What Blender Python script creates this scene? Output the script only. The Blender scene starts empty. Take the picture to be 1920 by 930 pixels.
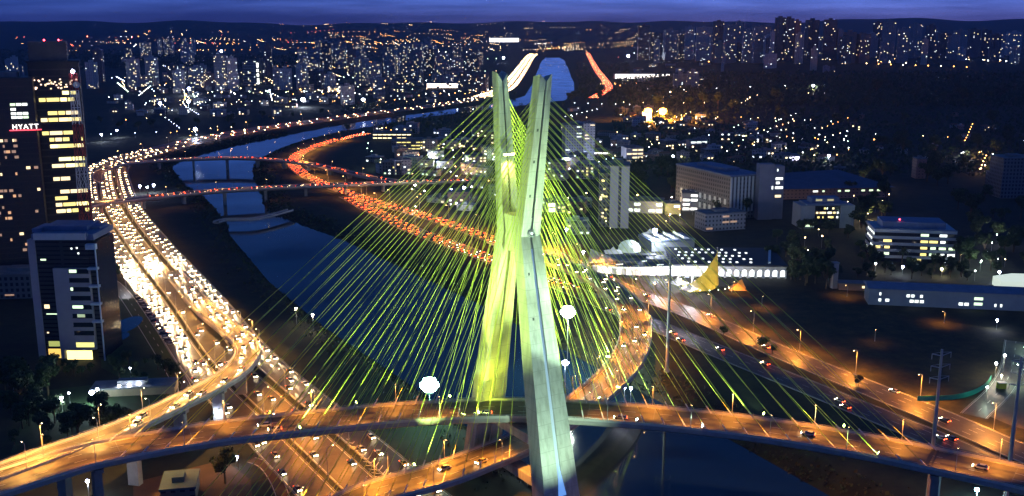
import bpy, math, random
import numpy as np
from mathutils import Vector
random.seed(7)
R = math.radians
sc = bpy.context.scene
COL = sc.collection

# ------------------------------------------------------------------ camera model
F = 1920.0
EYE = 155.0
PITCH = math.atan(423.0 / F)
CP, SP = math.cos(PITCH), math.sin(PITCH)


def G(px, py, z=0.0):
    """world point at height z seen at photo pixel px, py"""
    u = (px - 960) / F
    v = (py - 465) / F
    t = (z - EYE) / (-SP - v * CP)
    return (u * t, (CP - v * SP) * t)


def G3(px, py, z=0.0):
    x, y = G(px, py, z)
    return (x, y, z)


def ZAT(py, Y):
    """height of the point at depth Y seen at photo row py"""
    v = (py - 465) / F
    return EYE + Y * (-SP - v * CP) / (CP - v * SP)


def XAT(px, Y, z):
    d = Y * CP + (EYE - z) * SP
    return (px - 960) / F * d


def sm(a, b, x):
    t = np.clip((x - a) / (b - a), 0, 1)
    return t * t * (3 - 2 * t)


# ------------------------------------------------------------------ materials
MATS = {}


def mat(name, col, rough=0.7, var=0.25, scale=0.6, metal=0.0, spec=0.5, coord='Object'):
    if name in MATS:
        return MATS[name]
    m = bpy.data.materials.new(name)
    m.use_nodes = True
    nt = m.node_tree
    b = nt.nodes['Principled BSDF']
    b.inputs['Roughness'].default_value = rough
    b.inputs['Metallic'].default_value = metal
    b.inputs['Specular IOR Level'].default_value = spec
    if var > 0:
        tc = nt.nodes.new('ShaderNodeTexCoord')
        n = nt.nodes.new('ShaderNodeTexNoise')
        n.inputs['Scale'].default_value = scale
        n.inputs['Detail'].default_value = 5
        n.inputs['Roughness'].default_value = 0.65
        cr = nt.nodes.new('ShaderNodeValToRGB')
        cr.color_ramp.elements[0].position = 0.3
        cr.color_ramp.elements[1].position = 0.7
        cr.color_ramp.elements[0].color = tuple(c * (1 - var) for c in col) + (1,)
        cr.color_ramp.elements[1].color = tuple(min(1, c * (1 + var)) for c in col) + (1,)
        nt.links.new(tc.outputs[coord], n.inputs['Vector'])
        nt.links.new(n.outputs['Fac'], cr.inputs['Fac'])
        nt.links.new(cr.outputs['Color'], b.inputs['Base Color'])
    else:
        b.inputs['Base Color'].default_value = tuple(col) + (1,)
    MATS[name] = m
    return m


def glow(name, col, strength, sample=False):
    if name in MATS:
        return MATS[name]
    m = bpy.data.materials.new(name)
    m.use_nodes = True
    b = m.node_tree.nodes['Principled BSDF']
    b.inputs['Base Color'].default_value = (0.5, 0.5, 0.5, 1)
    b.inputs['Emission Color'].default_value = tuple(col) + (1,)
    b.inputs['Emission Strength'].default_value = strength
    m.cycles.emission_sampling = 'AUTO' if sample else 'NONE'
    MATS[name] = m
    return m


def facade(name, wall, glass, bw=3.2, bh=3.2, mortar=0.35, rough=0.5):
    """wall with a regular grid of unlit windows, in object space"""
    if name in MATS:
        return MATS[name]
    m = bpy.data.materials.new(name)
    m.use_nodes = True
    nt = m.node_tree
    b = nt.nodes['Principled BSDF']
    tc = nt.nodes.new('ShaderNodeTexCoord')
    sx = nt.nodes.new('ShaderNodeSeparateXYZ')
    ad = nt.nodes.new('ShaderNodeMath')
    ad.operation = 'ADD'
    cx = nt.nodes.new('ShaderNodeCombineXYZ')
    br = nt.nodes.new('ShaderNodeTexBrick')
    br.offset = 0.0
    br.inputs['Scale'].default_value = 1.0
    br.inputs['Brick Width'].default_value = bw
    br.inputs['Row Height'].default_value = bh
    br.inputs['Mortar Size'].default_value = mortar * bh
    br.inputs['Mortar Smooth'].default_value = 0.0
    br.inputs['Color1'].default_value = tuple(glass) + (1,)
    br.inputs['Color2'].default_value = tuple(g * 1.8 for g in glass) + (1,)
    br.inputs['Mortar'].default_value = tuple(wall) + (1,)
    L = nt.links.new
    L(tc.outputs['Object'], sx.inputs[0])
    L(sx.outputs['X'], ad.inputs[0])
    L(sx.outputs['Y'], ad.inputs[1])
    L(ad.outputs[0], cx.inputs['X'])
    L(sx.outputs['Z'], cx.inputs['Y'])
    L(cx.outputs[0], br.inputs['Vector'])
    L(br.outputs['Color'], b.inputs['Base Color'])
    b.inputs['Roughness'].default_value = rough
    MATS[name] = m
    return m


# ------------------------------------------------------------------ mesh builder
class MB:
    def __init__(self):
        self.v, self.f, self.m = [], [], []

    def add(self, vs, fs, mi=0):
        b = len(self.v)
        self.v.extend(vs)
        for f in fs:
            self.f.append(tuple(b + i for i in f))
            self.m.append(mi)

    def box(self, x0, x1, y0, y1, z0, z1, mi=0):
        self.add([(x0, y0, z0), (x1, y0, z0), (x1, y1, z0), (x0, y1, z0), (x0, y0, z1), (x1, y0, z1), (x1, y1, z1), (x0, y1, z1)],
                 [(0, 3, 2, 1), (4, 5, 6, 7), (0, 1, 5, 4), (1, 2, 6, 5), (2, 3, 7, 6), (3, 0, 4, 7)], mi)

    def rbox(self, c, s, rz=0, mi=0):
        ca, sa = math.cos(rz), math.sin(rz)
        vs = []
        for dz in (-.5, .5):
            for dx, dy in ((-.5, -.5), (.5, -.5), (.5, .5), (-.5, .5)):
                x, y = dx * s[0], dy * s[1]
                vs.append((c[0] + x * ca - y * sa, c[1] + x * sa + y * ca, c[2] + dz * s[2]))
        self.add(vs, [(0, 3, 2, 1), (4, 5, 6, 7), (0, 1, 5, 4), (1, 2, 6, 5), (2, 3, 7, 6), (3, 0, 4, 7)], mi)

    def prism(self, poly, z0, z1, mi=0, mtop=None):
        n = len(poly)
        vs = [(x, y, z0) for x, y in poly] + [(x, y, z1) for x, y in poly]
        self.add(vs, [(i, (i + 1) % n, n + (i + 1) % n, n + i) for i in range(n)] + [tuple(range(n - 1, -1, -1))], mi)
        self.add([(x, y, z1) for x, y in poly], [tuple(range(n))], mi if mtop is None else mtop)

    def tube(self, p0, p1, r0, r1=None, n=6, mi=0, cap=True):
        r1 = r0 if r1 is None else r1
        p0, p1 = Vector(p0), Vector(p1)
        d = (p1 - p0).normalized()
        a = Vector((1, 0, 0)) if abs(d.x) < 0.8 else Vector((0, 1, 0))
        u = d.cross(a).normalized()
        w = d.cross(u)
        vs = []
        for p, r in ((p0, r0), (p1, r1)):
            for k in range(n):
                t = 2 * math.pi * k / n
                vs.append(tuple(p + (u * math.cos(t) + w * math.sin(t)) * r))
        fs = [(k, n + k, n + (k + 1) % n, (k + 1) % n) for k in range(n)]
        if cap:
            fs += [tuple(range(n)), tuple(range(2 * n - 1, n - 1, -1))]
        self.add(vs, fs, mi)

    def beam(self, p0, p1, w, h, mi=0):
        """box section member between two points; w sideways, h upright"""
        p0, p1 = Vector(p0), Vector(p1)
        d = (p1 - p0).normalized()
        s = d.cross(Vector((0, 0, 1)))
        s = s.normalized() if s.length > 1e-4 else Vector((1, 0, 0))
        t = s.cross(d)
        vs = []
        for p in (p0, p1):
            for a, b in ((-1, -1), (1, -1), (1, 1), (-1, 1)):
                vs.append(tuple(p + s * a * w / 2 + t * b * h / 2))
        self.add(vs, [(0, 1, 2, 3), (7, 6, 5, 4), (0, 4, 5, 1), (1, 5, 6, 2), (2, 6, 7, 3), (3, 7, 4, 0)], mi)

    def lathe(self, prof, c=(0, 0, 0), n=12, mi=0):
        vs, fs = [], []
        for r, z in prof:
            for k in range(n):
                t = 2 * math.pi * k / n
                vs.append((c[0] + r * math.cos(t), c[1] + r * math.sin(t), c[2] + z))
        for i in range(len(prof) - 1):
            for k in range(n):
                fs.append((i * n + k, i * n + (k + 1) % n, (i + 1) * n + (k + 1) % n, (i + 1) * n + k))
        self.add(vs, fs, mi)

    def octa(self, c, r, mi=0):
        x, y, z = c
        self.add([(x + r, y, z), (x, y + r, z), (x - r, y, z), (x, y - r, z), (x, y, z + r), (x, y, z - r)],
                 [(0, 1, 4), (1, 2, 4), (2, 3, 4), (3, 0, 4), (1, 0, 5), (2, 1, 5), (3, 2, 5), (0, 3, 5)], mi)

    def mesh(self, name, mats):
        me = bpy.data.meshes.new(name)
        me.from_pydata(self.v, [], self.f)
        for m in (mats if isinstance(mats, (list, tuple)) else [mats]):
            me.materials.append(m)
        if any(self.m):
            me.polygons.foreach_set('material_index', self.m)
        me.update()
        return me

    def build(self, name, mats, parent=None, loc=None, rz=0.0):
        return link(name, self.mesh(name, mats), parent, loc, rz)


def link(name, me, parent=None, loc=None, rz=0.0):
    o = bpy.data.objects.new(name, me)
    COL.objects.link(o)
    if parent is not None:
        o.parent = parent
    if loc is not None:
        o.location = loc
    if rz:
        o.rotation_euler = (0, 0, rz)
    return o


def tag(o, label=None, cat=None, group=None, kind=None):
    if label:
        o['label'] = label
    if cat:
        o['category'] = cat
    if group:
        o['group'] = group
    if kind:
        o['kind'] = kind
    return o


def thing(name, label, cat, loc=(0, 0, 0), rz=0.0, group=None):
    o = bpy.data.objects.new(name, None)
    COL.objects.link(o)
    o.location = loc
    o.rotation_euler = (0, 0, rz)
    o.empty_display_size = 1
    return tag(o, label, cat, group)


ONES = 'zeroth first second third fourth fifth sixth seventh eighth ninth tenth eleventh twelfth thirteenth fourteenth fifteenth sixteenth seventeenth eighteenth nineteenth'.split()
TENS = {2: 'twent', 3: 'thirt', 4: 'fort', 5: 'fift', 6: 'sixt', 7: 'sevent', 8: 'eight', 9: 'ninet'}


def nth(n):
    if n < 20:
        return ONES[n]
    if n >= 100:
        return 'hundred and ' + (nth(n - 100) if n > 100 else 'zeroth')
    t, u = divmod(n, 10)
    return TENS[t] + 'ieth' if u == 0 else TENS[t] + 'y-' + ONES[u]


LIGHTS = {}


def spot(loc, target, power, angle, col, radius=0.3, blend=0.6, parent=None, name='lamp_light'):
    key = ('S', power, angle, col, radius, blend)
    if key not in LIGHTS:
        d = bpy.data.lights.new(name, 'SPOT')
        d.energy = power
        d.spot_size = R(angle)
        d.spot_blend = blend
        d.color = col
        d.shadow_soft_size = radius
        LIGHTS[key] = d
    o = bpy.data.objects.new(name, LIGHTS[key])
    COL.objects.link(o)
    if parent is not None:
        o.parent = parent
    o.location = loc
    o.rotation_mode = 'QUATERNION'
    o.rotation_quaternion = (Vector(target) - Vector(loc)).to_track_quat('-Z', 'Y')
    return o


def point(loc, power, col, radius=0.4, parent=None, name='lamp_light'):
    key = ('P', power, col, radius)
    if key not in LIGHTS:
        d = bpy.data.lights.new(name, 'POINT')
        d.energy = power
        d.color = col
        d.shadow_soft_size = radius
        LIGHTS[key] = d
    o = bpy.data.objects.new(name, LIGHTS[key])
    COL.objects.link(o)
    if parent is not None:
        o.parent = parent
    o.location = loc
    return o


# ------------------------------------------------------------------ paths
def spline(pts, step=6.0):
    """Catmull-Rom through 3-D points, resampled about every step metres"""
    P = [np.array(p, float) for p in pts]
    P = [2 * P[0] - P[1]] + P + [2 * P[-1] - P[-2]]
    out = []
    for i in range(1, len(P) - 2):
        a, b, c, d = P[i - 1:i + 3]
        n = max(2, int(np.linalg.norm(c - b) / 2.0))
        for k in range(n):
            t = k / n
            out.append(0.5 * (2 * b + (c - a) * t + (2 * a - 5 * b + 4 * c - d) * t * t + (3 * b - a - 3 * c + d) * t ** 3))
    out.append(P[-2])
    out = np.array(out)
    s = np.concatenate([[0], np.cumsum(np.linalg.norm(np.diff(out, axis=0), axis=1))])
    m = max(2, int(s[-1] / step) + 1)
    ss = np.linspace(0, s[-1], m)
    return np.stack([np.interp(ss, s, out[:, k]) for k in range(3)], 1)


class Path:
    def __init__(self, pts, step=6.0):
        self.p = spline(pts, step)
        self.s = np.concatenate([[0], np.cumsum(np.linalg.norm(np.diff(self.p, axis=0), axis=1))])
        self.L = self.s[-1]
        t = np.gradient(self.p[:, :2], axis=0)
        t /= np.linalg.norm(t, axis=1)[:, None]
        self.t = t
        self.n = np.stack([t[:, 1], -t[:, 0]], 1)      # to the right of travel

    def at(self, s, off=0.0, dz=0.0):
        q = [np.interp(s, self.s, self.p[:, k]) for k in range(3)]
        n = [np.interp(s, self.s, self.n[:, k]) for k in range(2)]
        return (q[0] + n[0] * off, q[1] + n[1] * off, q[2] + dz)

    def dir(self, s):
        return math.atan2(np.interp(s, self.s, self.t[:, 1]), np.interp(s, self.s, self.t[:, 0]))

    def near(self, x, y):
        return self.s[int(np.argmin((self.p[:, 0] - x) ** 2 + (self.p[:, 1] - y) ** 2))]

    def sweep(self, mb, prof, mi=0, closed=True, s0=None, s1=None):
        """prof: list of (offset, height); swept along the path"""
        idx = [i for i in range(len(self.p)) if (s0 is None or self.s[i] >= s0) and (s1 is None or self.s[i] <= s1)]
        k = len(prof)
        vs, fs = [], []
        for i in idx:
            for o, h in prof:
                vs.append((self.p[i, 0] + self.n[i, 0] * o, self.p[i, 1] + self.n[i, 1] * o, self.p[i, 2] + h))
        for a in range(len(idx) - 1):
            for j in range(k if closed else k - 1):
                j2 = (j + 1) % k
                fs.append((a * k + j, (a + 1) * k + j, (a + 1) * k + j2, a * k + j2))
        if closed:
            fs.append(tuple(range(k)))
            fs.append(tuple((len(idx) - 1) * k + j for j in range(k - 1, -1, -1)))
        mb.add(vs, fs, mi)

    def dashes(self, mb, off, w=0.16, ln=4.0, gap=8.0, dz=0.03, mi=0, s0=0, s1=None):
        s = s0
        s1 = self.L if s1 is None else s1
        while s + ln < s1:
            a, b, c, d = self.at(s, off - w / 2, dz), self.at(s, off + w / 2, dz), self.at(s + ln, off + w / 2, dz), self.at(s + ln, off - w / 2, dz)
            mb.add([a, b, c, d], [(0, 1, 2, 3)], mi)
            s += ln + gap


# ------------------------------------------------------------------ river and terrain
WATER_Z = -4.0
_lw = [(115, 133), (75, 208), (35, 285), (-33, 415), (-101, 526), (-152, 622)]
_lp = [(430, 440), (426, 420), (400, 388), (385, 372), (348, 348), (327, 325), (322, 312), (345, 298), (385, 286), (450, 269), (540, 252), (650, 231), (800, 208), (930, 193), (984, 180), (998, 158), (1005, 140), (1011, 124), (1016, 114), (1023, 107)]
_rp = [(1050, 107), (1060, 115), (1066, 130), (1070, 142), (1076, 155), (1077, 168), (1071, 180), (1056, 190), (960, 202), (800, 221), (640, 248), (560, 268), (520, 282), (480, 303), (473, 322), (480, 342), (492, 366), (494, 384), (510, 400), (560, 418)]
_rw = [(-127, 750), (-17, 568), (89, 366), (110, 324), (195, 160)]
RIVER = _lw + [G(x, y, WATER_Z) for x, y in _lp] + [G(x, y, WATER_Z) for x, y in _rp] + _rw
RIV = np.array(RIVER)


def river_dist(x, y):
    """distance outside the river (0 inside)"""
    x = np.asarray(x, float)
    y = np.asarray(y, float)
    best = np.full(x.shape, 1e18)
    inside = np.zeros(x.shape, bool)
    n = len(RIV)
    for i in range(n):
        ax, ay = RIV[i]
        bx, by = RIV[(i + 1) % n]
        dx, dy = bx - ax, by - ay
        t = np.clip(((x - ax) * dx + (y - ay) * dy) / (dx * dx + dy * dy), 0, 1)
        best = np.minimum(best, (x - ax - t * dx) ** 2 + (y - ay - t * dy) ** 2)
        c = (ay > y) != (by > y)
        with np.errstate(divide='ignore', invalid='ignore'):
            xi = (bx - ax) * (y - ay) / ((by - ay) if by != ay else 1e-9) + ax
        inside ^= c & (x < xi)
    return np.where(inside, -np.sqrt(best), np.sqrt(best))


def hills(x, y):
    r = np.hypot(x, y)
    th = np.arctan2(x, y)
    wob = 0.5 + 0.22 * np.sin(th * 17 + 1.3) + 0.16 * np.sin(th * 41 + 0.4) + 0.10 * np.sin(th * 83 + 2.0)
    far = (100 + 70 * wob) * sm(5200, 11500, r) + 10 * wob * sm(3000, 6000, r)
    right = 56 * sm(1350, 2700, y) * sm(120, 650, x - 0.045 * y) * (1 - 0.4 * sm(4200, 6000, r))
    left = 12 * sm(1500, 2600, y) * sm(250, 700, -x)
    return far + right + left


def height(x, y):
    d = river_dist(x, y)
    bank = np.where(d <= 0, -4.6 - 2.0 * sm(0, 6, -d), -4.6 + 4.6 * sm(0, 12, d))
    return bank + hills(x, y) * sm(0, 220, d)


# one polar grid round the eye point carries the ground sheet and the look-ups
NA, NR = 420, 430
THS = np.linspace(R(-62), R(62), NA)
RAD = np.concatenate([np.linspace(20, 250, 90)[:-1], np.geomspace(250, 16000, NR - 89)])
_TH, _RA = np.meshgrid(THS, RAD)
GX, GY = _RA * np.sin(_TH), _RA * np.cos(_TH) - 12
GD = river_dist(GX, GY)
GZ = np.where(GD <= 0, -4.6 - 2.0 * sm(0, 6, -GD), -4.6 + 4.6 * sm(0, 12, GD)) + hills(GX, GY) * sm(0, 220, GD)
_GZl, _GDl, _RADl = GZ.tolist(), GD.tolist(), RAD.tolist()
import bisect


def _look(tab, x, y):
    y += 12
    r = math.hypot(x, y)
    th = math.atan2(x, y)
    i = min(max(bisect.bisect_right(_RADl, r) - 1, 0), len(_RADl) - 2)
    f = min(max((r - _RADl[i]) / (_RADl[i + 1] - _RADl[i]), 0), 1)
    g = (th - THS[0]) / (THS[1] - THS[0])
    j = min(max(int(g), 0), NA - 2)
    g = min(max(g - j, 0), 1)
    a, b = tab[i], tab[i + 1]
    return (a[j] * (1 - g) + a[j + 1] * g) * (1 - f) + (b[j] * (1 - g) + b[j + 1] * g) * f


def hz(x, y):
    return _look(_GZl, x, y)


def rdist(x, y):
    return _look(_GDl, x, y)


def GT(px, py):
    """where the ray through a photo pixel meets the terrain"""
    x, y = G(px, py, 0)
    if y < 1250:
        return (x, y, 0.0)
    z = 0.0
    for _ in range(14):
        py2 = max(py, 44)
        z2 = min(hz(*G(px, py2, min(z, 150))), 150)
        if abs(z2 - z) < 0.2:
            break
        z = 0.5 * z + 0.5 * z2
    x, y = G(px, py, z)
    return (x, y, hz(x, y))

# ------------------------------------------------------------------ camera, world, render settings
cd = bpy.data.cameras.new('camera')
cd.sensor_width = 36
cd.lens = 36
cd.clip_start = 1
cd.clip_end = 60000
cam = bpy.data.objects.new('camera', cd)
COL.objects.link(cam)
cam.location = (0, 0, EYE)
cam.rotation_euler = (math.pi / 2 - PITCH, 0, 0)
sc.camera = cam

SUN_EL, SUN_AZ = -3.5, 200.0
w = bpy.data.worlds.new('World')
sc.world = w
w.use_nodes = True
nt = w.node_tree
bg = nt.nodes['Background']
sky = nt.nodes.new('ShaderNodeTexSky')
sky.sky_type = 'NISHITA'
sky.sun_disc = False
sky.sun_elevation = R(SUN_EL)
sky.sun_rotation = R(SUN_AZ)
sky.altitude = 700
sky.air_density = 1.0
sky.dust_density = 0.5
sky.ozone_density = 4.0
L = nt.links.new
tc = nt.nodes.new('ShaderNodeTexCoord')
# dusk cloud banks: low streaks of slightly mauve and brighter blue air
mp = nt.nodes.new('ShaderNodeMapping')
mp.inputs['Scale'].default_value = (3.5, 3.5, 60.0)
nz = nt.nodes.new('ShaderNodeTexNoise')
nz.inputs['Scale'].default_value = 1.3
nz.inputs['Detail'].default_value = 6
nz.inputs['Roughness'].default_value = 0.6
L(tc.outputs['Generated'], mp.inputs['Vector'])
L(mp.outputs[0], nz.inputs['Vector'])
cr = nt.nodes.new('ShaderNodeValToRGB')
cr.color_ramp.elements[0].position = 0.38
cr.color_ramp.elements[0].color = (0.55, 0.56, 0.66, 1)
cr.color_ramp.elements[1].position = 0.66
cr.color_ramp.elements[1].color = (1.40, 1.36, 1.36, 1)
L(nz.outputs['Fac'], cr.inputs['Fac'])
# west (to the right) is brighter and a little mauve near the horizon
sx = nt.nodes.new('ShaderNodeSeparateXYZ')
L(tc.outputs['Generated'], sx.inputs[0])
rr = nt.nodes.new('ShaderNodeMapRange')
rr.inputs['From Min'].default_value = -0.5
rr.inputs['From Max'].default_value = 0.5
rr.inputs['To Min'].default_value = 0.0
rr.inputs['To Max'].default_value = 1.0
L(sx.outputs['X'], rr.inputs['Value'])
rz_ = nt.nodes.new('ShaderNodeMapRange')
rz_.inputs['From Min'].default_value = 0.0
rz_.inputs['From Max'].default_value = 0.035
L(sx.outputs['Z'], rz_.inputs['Value'])
lo = nt.nodes.new('ShaderNodeMix')
lo.data_type = 'RGBA'
lo.inputs['A'].default_value = (0.026, 0.045, 0.22, 1)
lo.inputs['B'].default_value = (0.150, 0.140, 0.44, 1)
L(rr.outputs[0], lo.inputs['Factor'])
hi = nt.nodes.new('ShaderNodeMix')
hi.data_type = 'RGBA'
hi.inputs['A'].default_value = (0.047, 0.127, 0.532, 1)
hi.inputs['B'].default_value = (0.127, 0.304, 1.092, 1)
L(rr.outputs[0], hi.inputs['Factor'])
gr = nt.nodes.new('ShaderNodeMix')
gr.data_type = 'RGBA'
L(rz_.outputs[0], gr.inputs['Factor'])
zz2 = nt.nodes.new('ShaderNodeMapRange')
zz2.inputs['From Min'].default_value = 0.03
zz2.inputs['From Max'].default_value = 0.22
L(sx.outputs['Z'], zz2.inputs['Value'])
up = nt.nodes.new('ShaderNodeMix')
up.data_type = 'RGBA'
up.inputs['B'].default_value = (0.008, 0.050, 0.200, 1)
L(zz2.outputs[0], up.inputs['Factor'])
L(hi.outputs['Result'], up.inputs['A'])
L(lo.outputs['Result'], gr.inputs['A'])
L(up.outputs['Result'], gr.inputs['B'])
mu = nt.nodes.new('ShaderNodeMix')
mu.data_type = 'RGBA'
mu.blend_type = 'MULTIPLY'
mu.inputs['Factor'].default_value = 1.0
L(gr.outputs['Result'], mu.inputs['A'])
L(cr.outputs['Color'], mu.inputs['B'])
nsc = nt.nodes.new('ShaderNodeMix')
nsc.data_type = 'RGBA'
nsc.blend_type = 'ADD'
nsc.inputs['Factor'].default_value = 0.04
L(mu.outputs['Result'], nsc.inputs['A'])
L(sky.outputs['Color'], nsc.inputs['B'])
L(nsc.outputs['Result'], bg.inputs['Color'])
bg.inputs['Strength'].default_value = 1.0

sl = bpy.data.lights.new('sun', 'SUN')
sl.energy = 0.012
sl.angle = R(25)
sl.color = (0.7, 0.75, 1.0)
so = bpy.data.objects.new('sun', sl)
COL.objects.link(so)
so.rotation_euler = (R(80), 0, R(90 - SUN_AZ))

sc.view_settings.view_transform = 'Standard'
sc.view_settings.look = 'None'
sc.view_settings.exposure = 0
sc.view_settings.gamma = 1
sc.view_settings.use_curve_mapping = False
sc.cycles.use_denoising = True
sc.cycles.denoiser = 'OPENIMAGEDENOISE'
sc.cycles.max_bounces = 5
sc.cycles.diffuse_bounces = 2
sc.cycles.glossy_bounces = 3
sc.cycles.transmission_bounces = 2
sc.cycles.volume_bounces = 0
sc.cycles.transparent_max_bounces = 8
sc.cycles.sample_clamp_indirect = 4
sc.cycles.sample_clamp_direct = 0
sc.cycles.caustics_reflective = False
sc.cycles.caustics_refractive = False
sc.cycles.use_light_tree = True
sc.cycles.use_adaptive_sampling = True
sc.cycles.adaptive_threshold = 0.02

# ------------------------------------------------------------------ common materials
CONC = mat('concrete', (0.30, 0.30, 0.27), 0.75, 0.14, 0.35)
CONC2 = mat('deck concrete', (0.34, 0.32, 0.30), 0.8, 0.2, 0.25)
MASTC = mat('mast concrete', (0.50, 0.50, 0.46), 0.7, 0.10, 0.22)
nt = MASTC.node_tree
pb = nt.nodes['Principled BSDF']
src = pb.inputs['Base Color'].links[0].from_socket
tcm = nt.nodes.new('ShaderNodeTexCoord')
sxm = nt.nodes.new('ShaderNodeSeparateXYZ')
nt.links.new(tcm.outputs['Object'], sxm.inputs[0])
md = nt.nodes.new('ShaderNodeMath')
md.operation = 'MODULO'
md.inputs[1].default_value = 4.2
ad = nt.nodes.new('ShaderNodeMath')
ad.operation = 'ADD'
ad.inputs[1].default_value = 42.0
nt.links.new(sxm.outputs['Z'], ad.inputs[0])
nt.links.new(ad.outputs[0], md.inputs[0])
lt = nt.nodes.new('ShaderNodeMath')
lt.operation = 'LESS_THAN'
lt.inputs[1].default_value = 0.16
nt.links.new(md.outputs[0], lt.inputs[0])
mpm = nt.nodes.new('ShaderNodeMapping')
mpm.inputs['Scale'].default_value = (0.8, 0.8, 0.02)
nt.links.new(tcm.outputs['Object'], mpm.inputs['Vector'])
nm = nt.nodes.new('ShaderNodeTexNoise')
nm.inputs['Scale'].default_value = 1.0
nm.inputs['Detail'].default_value = 6
nt.links.new(mpm.outputs[0], nm.inputs['Vector'])
crm = nt.nodes.new('ShaderNodeValToRGB')
crm.color_ramp.elements[0].position = 0.34
crm.color_ramp.elements[0].color = (0.74, 0.73, 0.70, 1)
crm.color_ramp.elements[1].position = 0.56
crm.color_ramp.elements[1].color = (1, 1, 1, 1)
nt.links.new(nm.outputs['Fac'], crm.inputs['Fac'])
m1 = nt.nodes.new('ShaderNodeMix')
m1.data_type = 'RGBA'
m1.blend_type = 'MULTIPLY'
m1.inputs['Factor'].default_value = 1.0
nt.links.new(src, m1.inputs['A'])
nt.links.new(crm.outputs['Color'], m1.inputs['B'])
m2 = nt.nodes.new('ShaderNodeMix')
m2.data_type = 'RGBA'
nt.links.new(lt.outputs[0], m2.inputs['Factor'])
nt.links.new(m1.outputs['Result'], m2.inputs['A'])
m2.inputs['B'].default_value = (0.36, 0.36, 0.32, 1)
nt.links.new(m2.outputs['Result'], pb.inputs['Base Color'])
ASPH = mat('asphalt', (0.055, 0.048, 0.038), 0.50, 0.35, 0.22)
ASPH2 = mat('worn asphalt', (0.105, 0.090, 0.066), 0.65, 0.30, 0.16)
PAINT = mat('road paint', (0.75, 0.74, 0.68), 0.6, 0.15, 0.5)
GRASS = mat('grass', (0.030, 0.030, 0.012), 0.9, 0.55, 0.04)
SOIL = mat('bare soil', (0.075, 0.042, 0.022), 0.9, 0.3, 0.1)
BARK = mat('bark', (0.09, 0.065, 0.045), 0.9, 0.3, 2.0)
LEAF = mat('leaf', (0.045, 0.075, 0.022), 0.75, 0.5, 0.35)
LEAF2 = mat('dark leaf', (0.028, 0.050, 0.018), 0.75, 0.5, 0.35)
STEEL = mat('galvanised steel', (0.45, 0.46, 0.47), 0.45, 0.1, 1.0, 0.6)
WHITE = mat('white paint', (0.78, 0.77, 0.74), 0.55, 0.08, 0.3)
DGLASS = mat('dark glass', (0.02, 0.025, 0.035), 0.08, 0.2, 0.3)
ROOFG = mat('grey roof', (0.16, 0.17, 0.19), 0.8, 0.3, 0.2)
YPIPE = mat('yellow sheath', (0.66, 0.74, 0.12), 0.45, 0.06, 0.4)
BLUEP = mat('blue paint', (0.12, 0.3, 0.75), 0.5, 0.1, 0.4)

# ------------------------------------------------------------------ ground sheet (one polar grid round the eye point)
gm = mat('ground', (0.013, 0.018, 0.010), 0.95, 0.6, 0.012)


def mottle(m_, scale, dark, light):
    nt_ = m_.node_tree
    p_ = nt_.nodes['Principled BSDF']
    s_ = p_.inputs['Base Color'].links[0].from_socket
    t_ = nt_.nodes.new('ShaderNodeTexCoord')
    n_ = nt_.nodes.new('ShaderNodeTexNoise')
    n_.inputs['Scale'].default_value = scale
    n_.inputs['Detail'].default_value = 8
    n_.inputs['Roughness'].default_value = 0.75
    r_ = nt_.nodes.new('ShaderNodeValToRGB')
    r_.color_ramp.elements[0].position = 0.38
    r_.color_ramp.elements[0].color = dark + (1,)
    r_.color_ramp.elements[1].position = 0.64
    r_.color_ramp.elements[1].color = light + (1,)
    x_ = nt_.nodes.new('ShaderNodeMix')
    x_.data_type = 'RGBA'
    x_.blend_type = 'MULTIPLY'
    x_.inputs['Factor'].default_value = 1.0
    nt_.links.new(t_.outputs['Object'], n_.inputs['Vector'])
    nt_.links.new(n_.outputs['Fac'], r_.inputs['Fac'])
    nt_.links.new(s_, x_.inputs['A'])
    nt_.links.new(r_.outputs['Color'], x_.inputs['B'])
    nt_.links.new(x_.outputs['Result'], p_.inputs['Base Color'])


mottle(gm, 0.09, (0.45, 0.5, 0.45), (1.8, 1.5, 1.1))
mottle(GRASS, 0.16, (0.4, 0.45, 0.4), (1.6, 1.3, 1.0))
mottle(ASPH, 0.5, (0.75, 0.75, 0.75), (1.2, 1.2, 1.2))
me = bpy.data.meshes.new('ground')
vs = np.stack([GX, GY, GZ], 2).reshape(-1, 3)
na = NA
ii = np.arange((len(RAD) - 1) * na).reshape(len(RAD) - 1, na)[:, :-1].reshape(-1)
fs = np.stack([ii, ii + 1, ii + na + 1, ii + na], 1)
me.from_pydata(vs.tolist(), [], fs.tolist())
me.materials.append(gm)
me.polygons.foreach_set('use_smooth', [True] * len(me.polygons))
me.update()
tag(link('ground', me), 'dark ground of the city plain rising to low hills', 'ground', kind='structure')

# river surface
wm = bpy.data.materials.new('river water')
wm.use_nodes = True
nt = wm.node_tree
b = nt.nodes['Principled BSDF']
b.inputs['Base Color'].default_value = (0.006, 0.016, 0.030, 1)
b.inputs['Roughness'].default_value = 0.03
b.inputs['IOR'].default_value = 1.40
b.inputs['Specular IOR Level'].default_value = 1.0
tc = nt.nodes.new('ShaderNodeTexCoord')
n1 = nt.nodes.new('ShaderNodeTexNoise')
n1.inputs['Scale'].default_value = 0.35
n1.inputs['Detail'].default_value = 4
bp = nt.nodes.new('ShaderNodeBump')
bp.inputs['Strength'].default_value = 0.02
bp.inputs['Distance'].default_value = 0.25
n2 = nt.nodes.new('ShaderNodeTexNoise')
n2.inputs['Scale'].default_value = 0.018
n2.inputs['Detail'].default_value = 5
rw = nt.nodes.new('ShaderNodeMapRange')
rw.inputs['From Min'].default_value = 0.42
rw.inputs['From Max'].default_value = 0.66
rw.inputs['To Min'].default_value = 0.02
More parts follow.
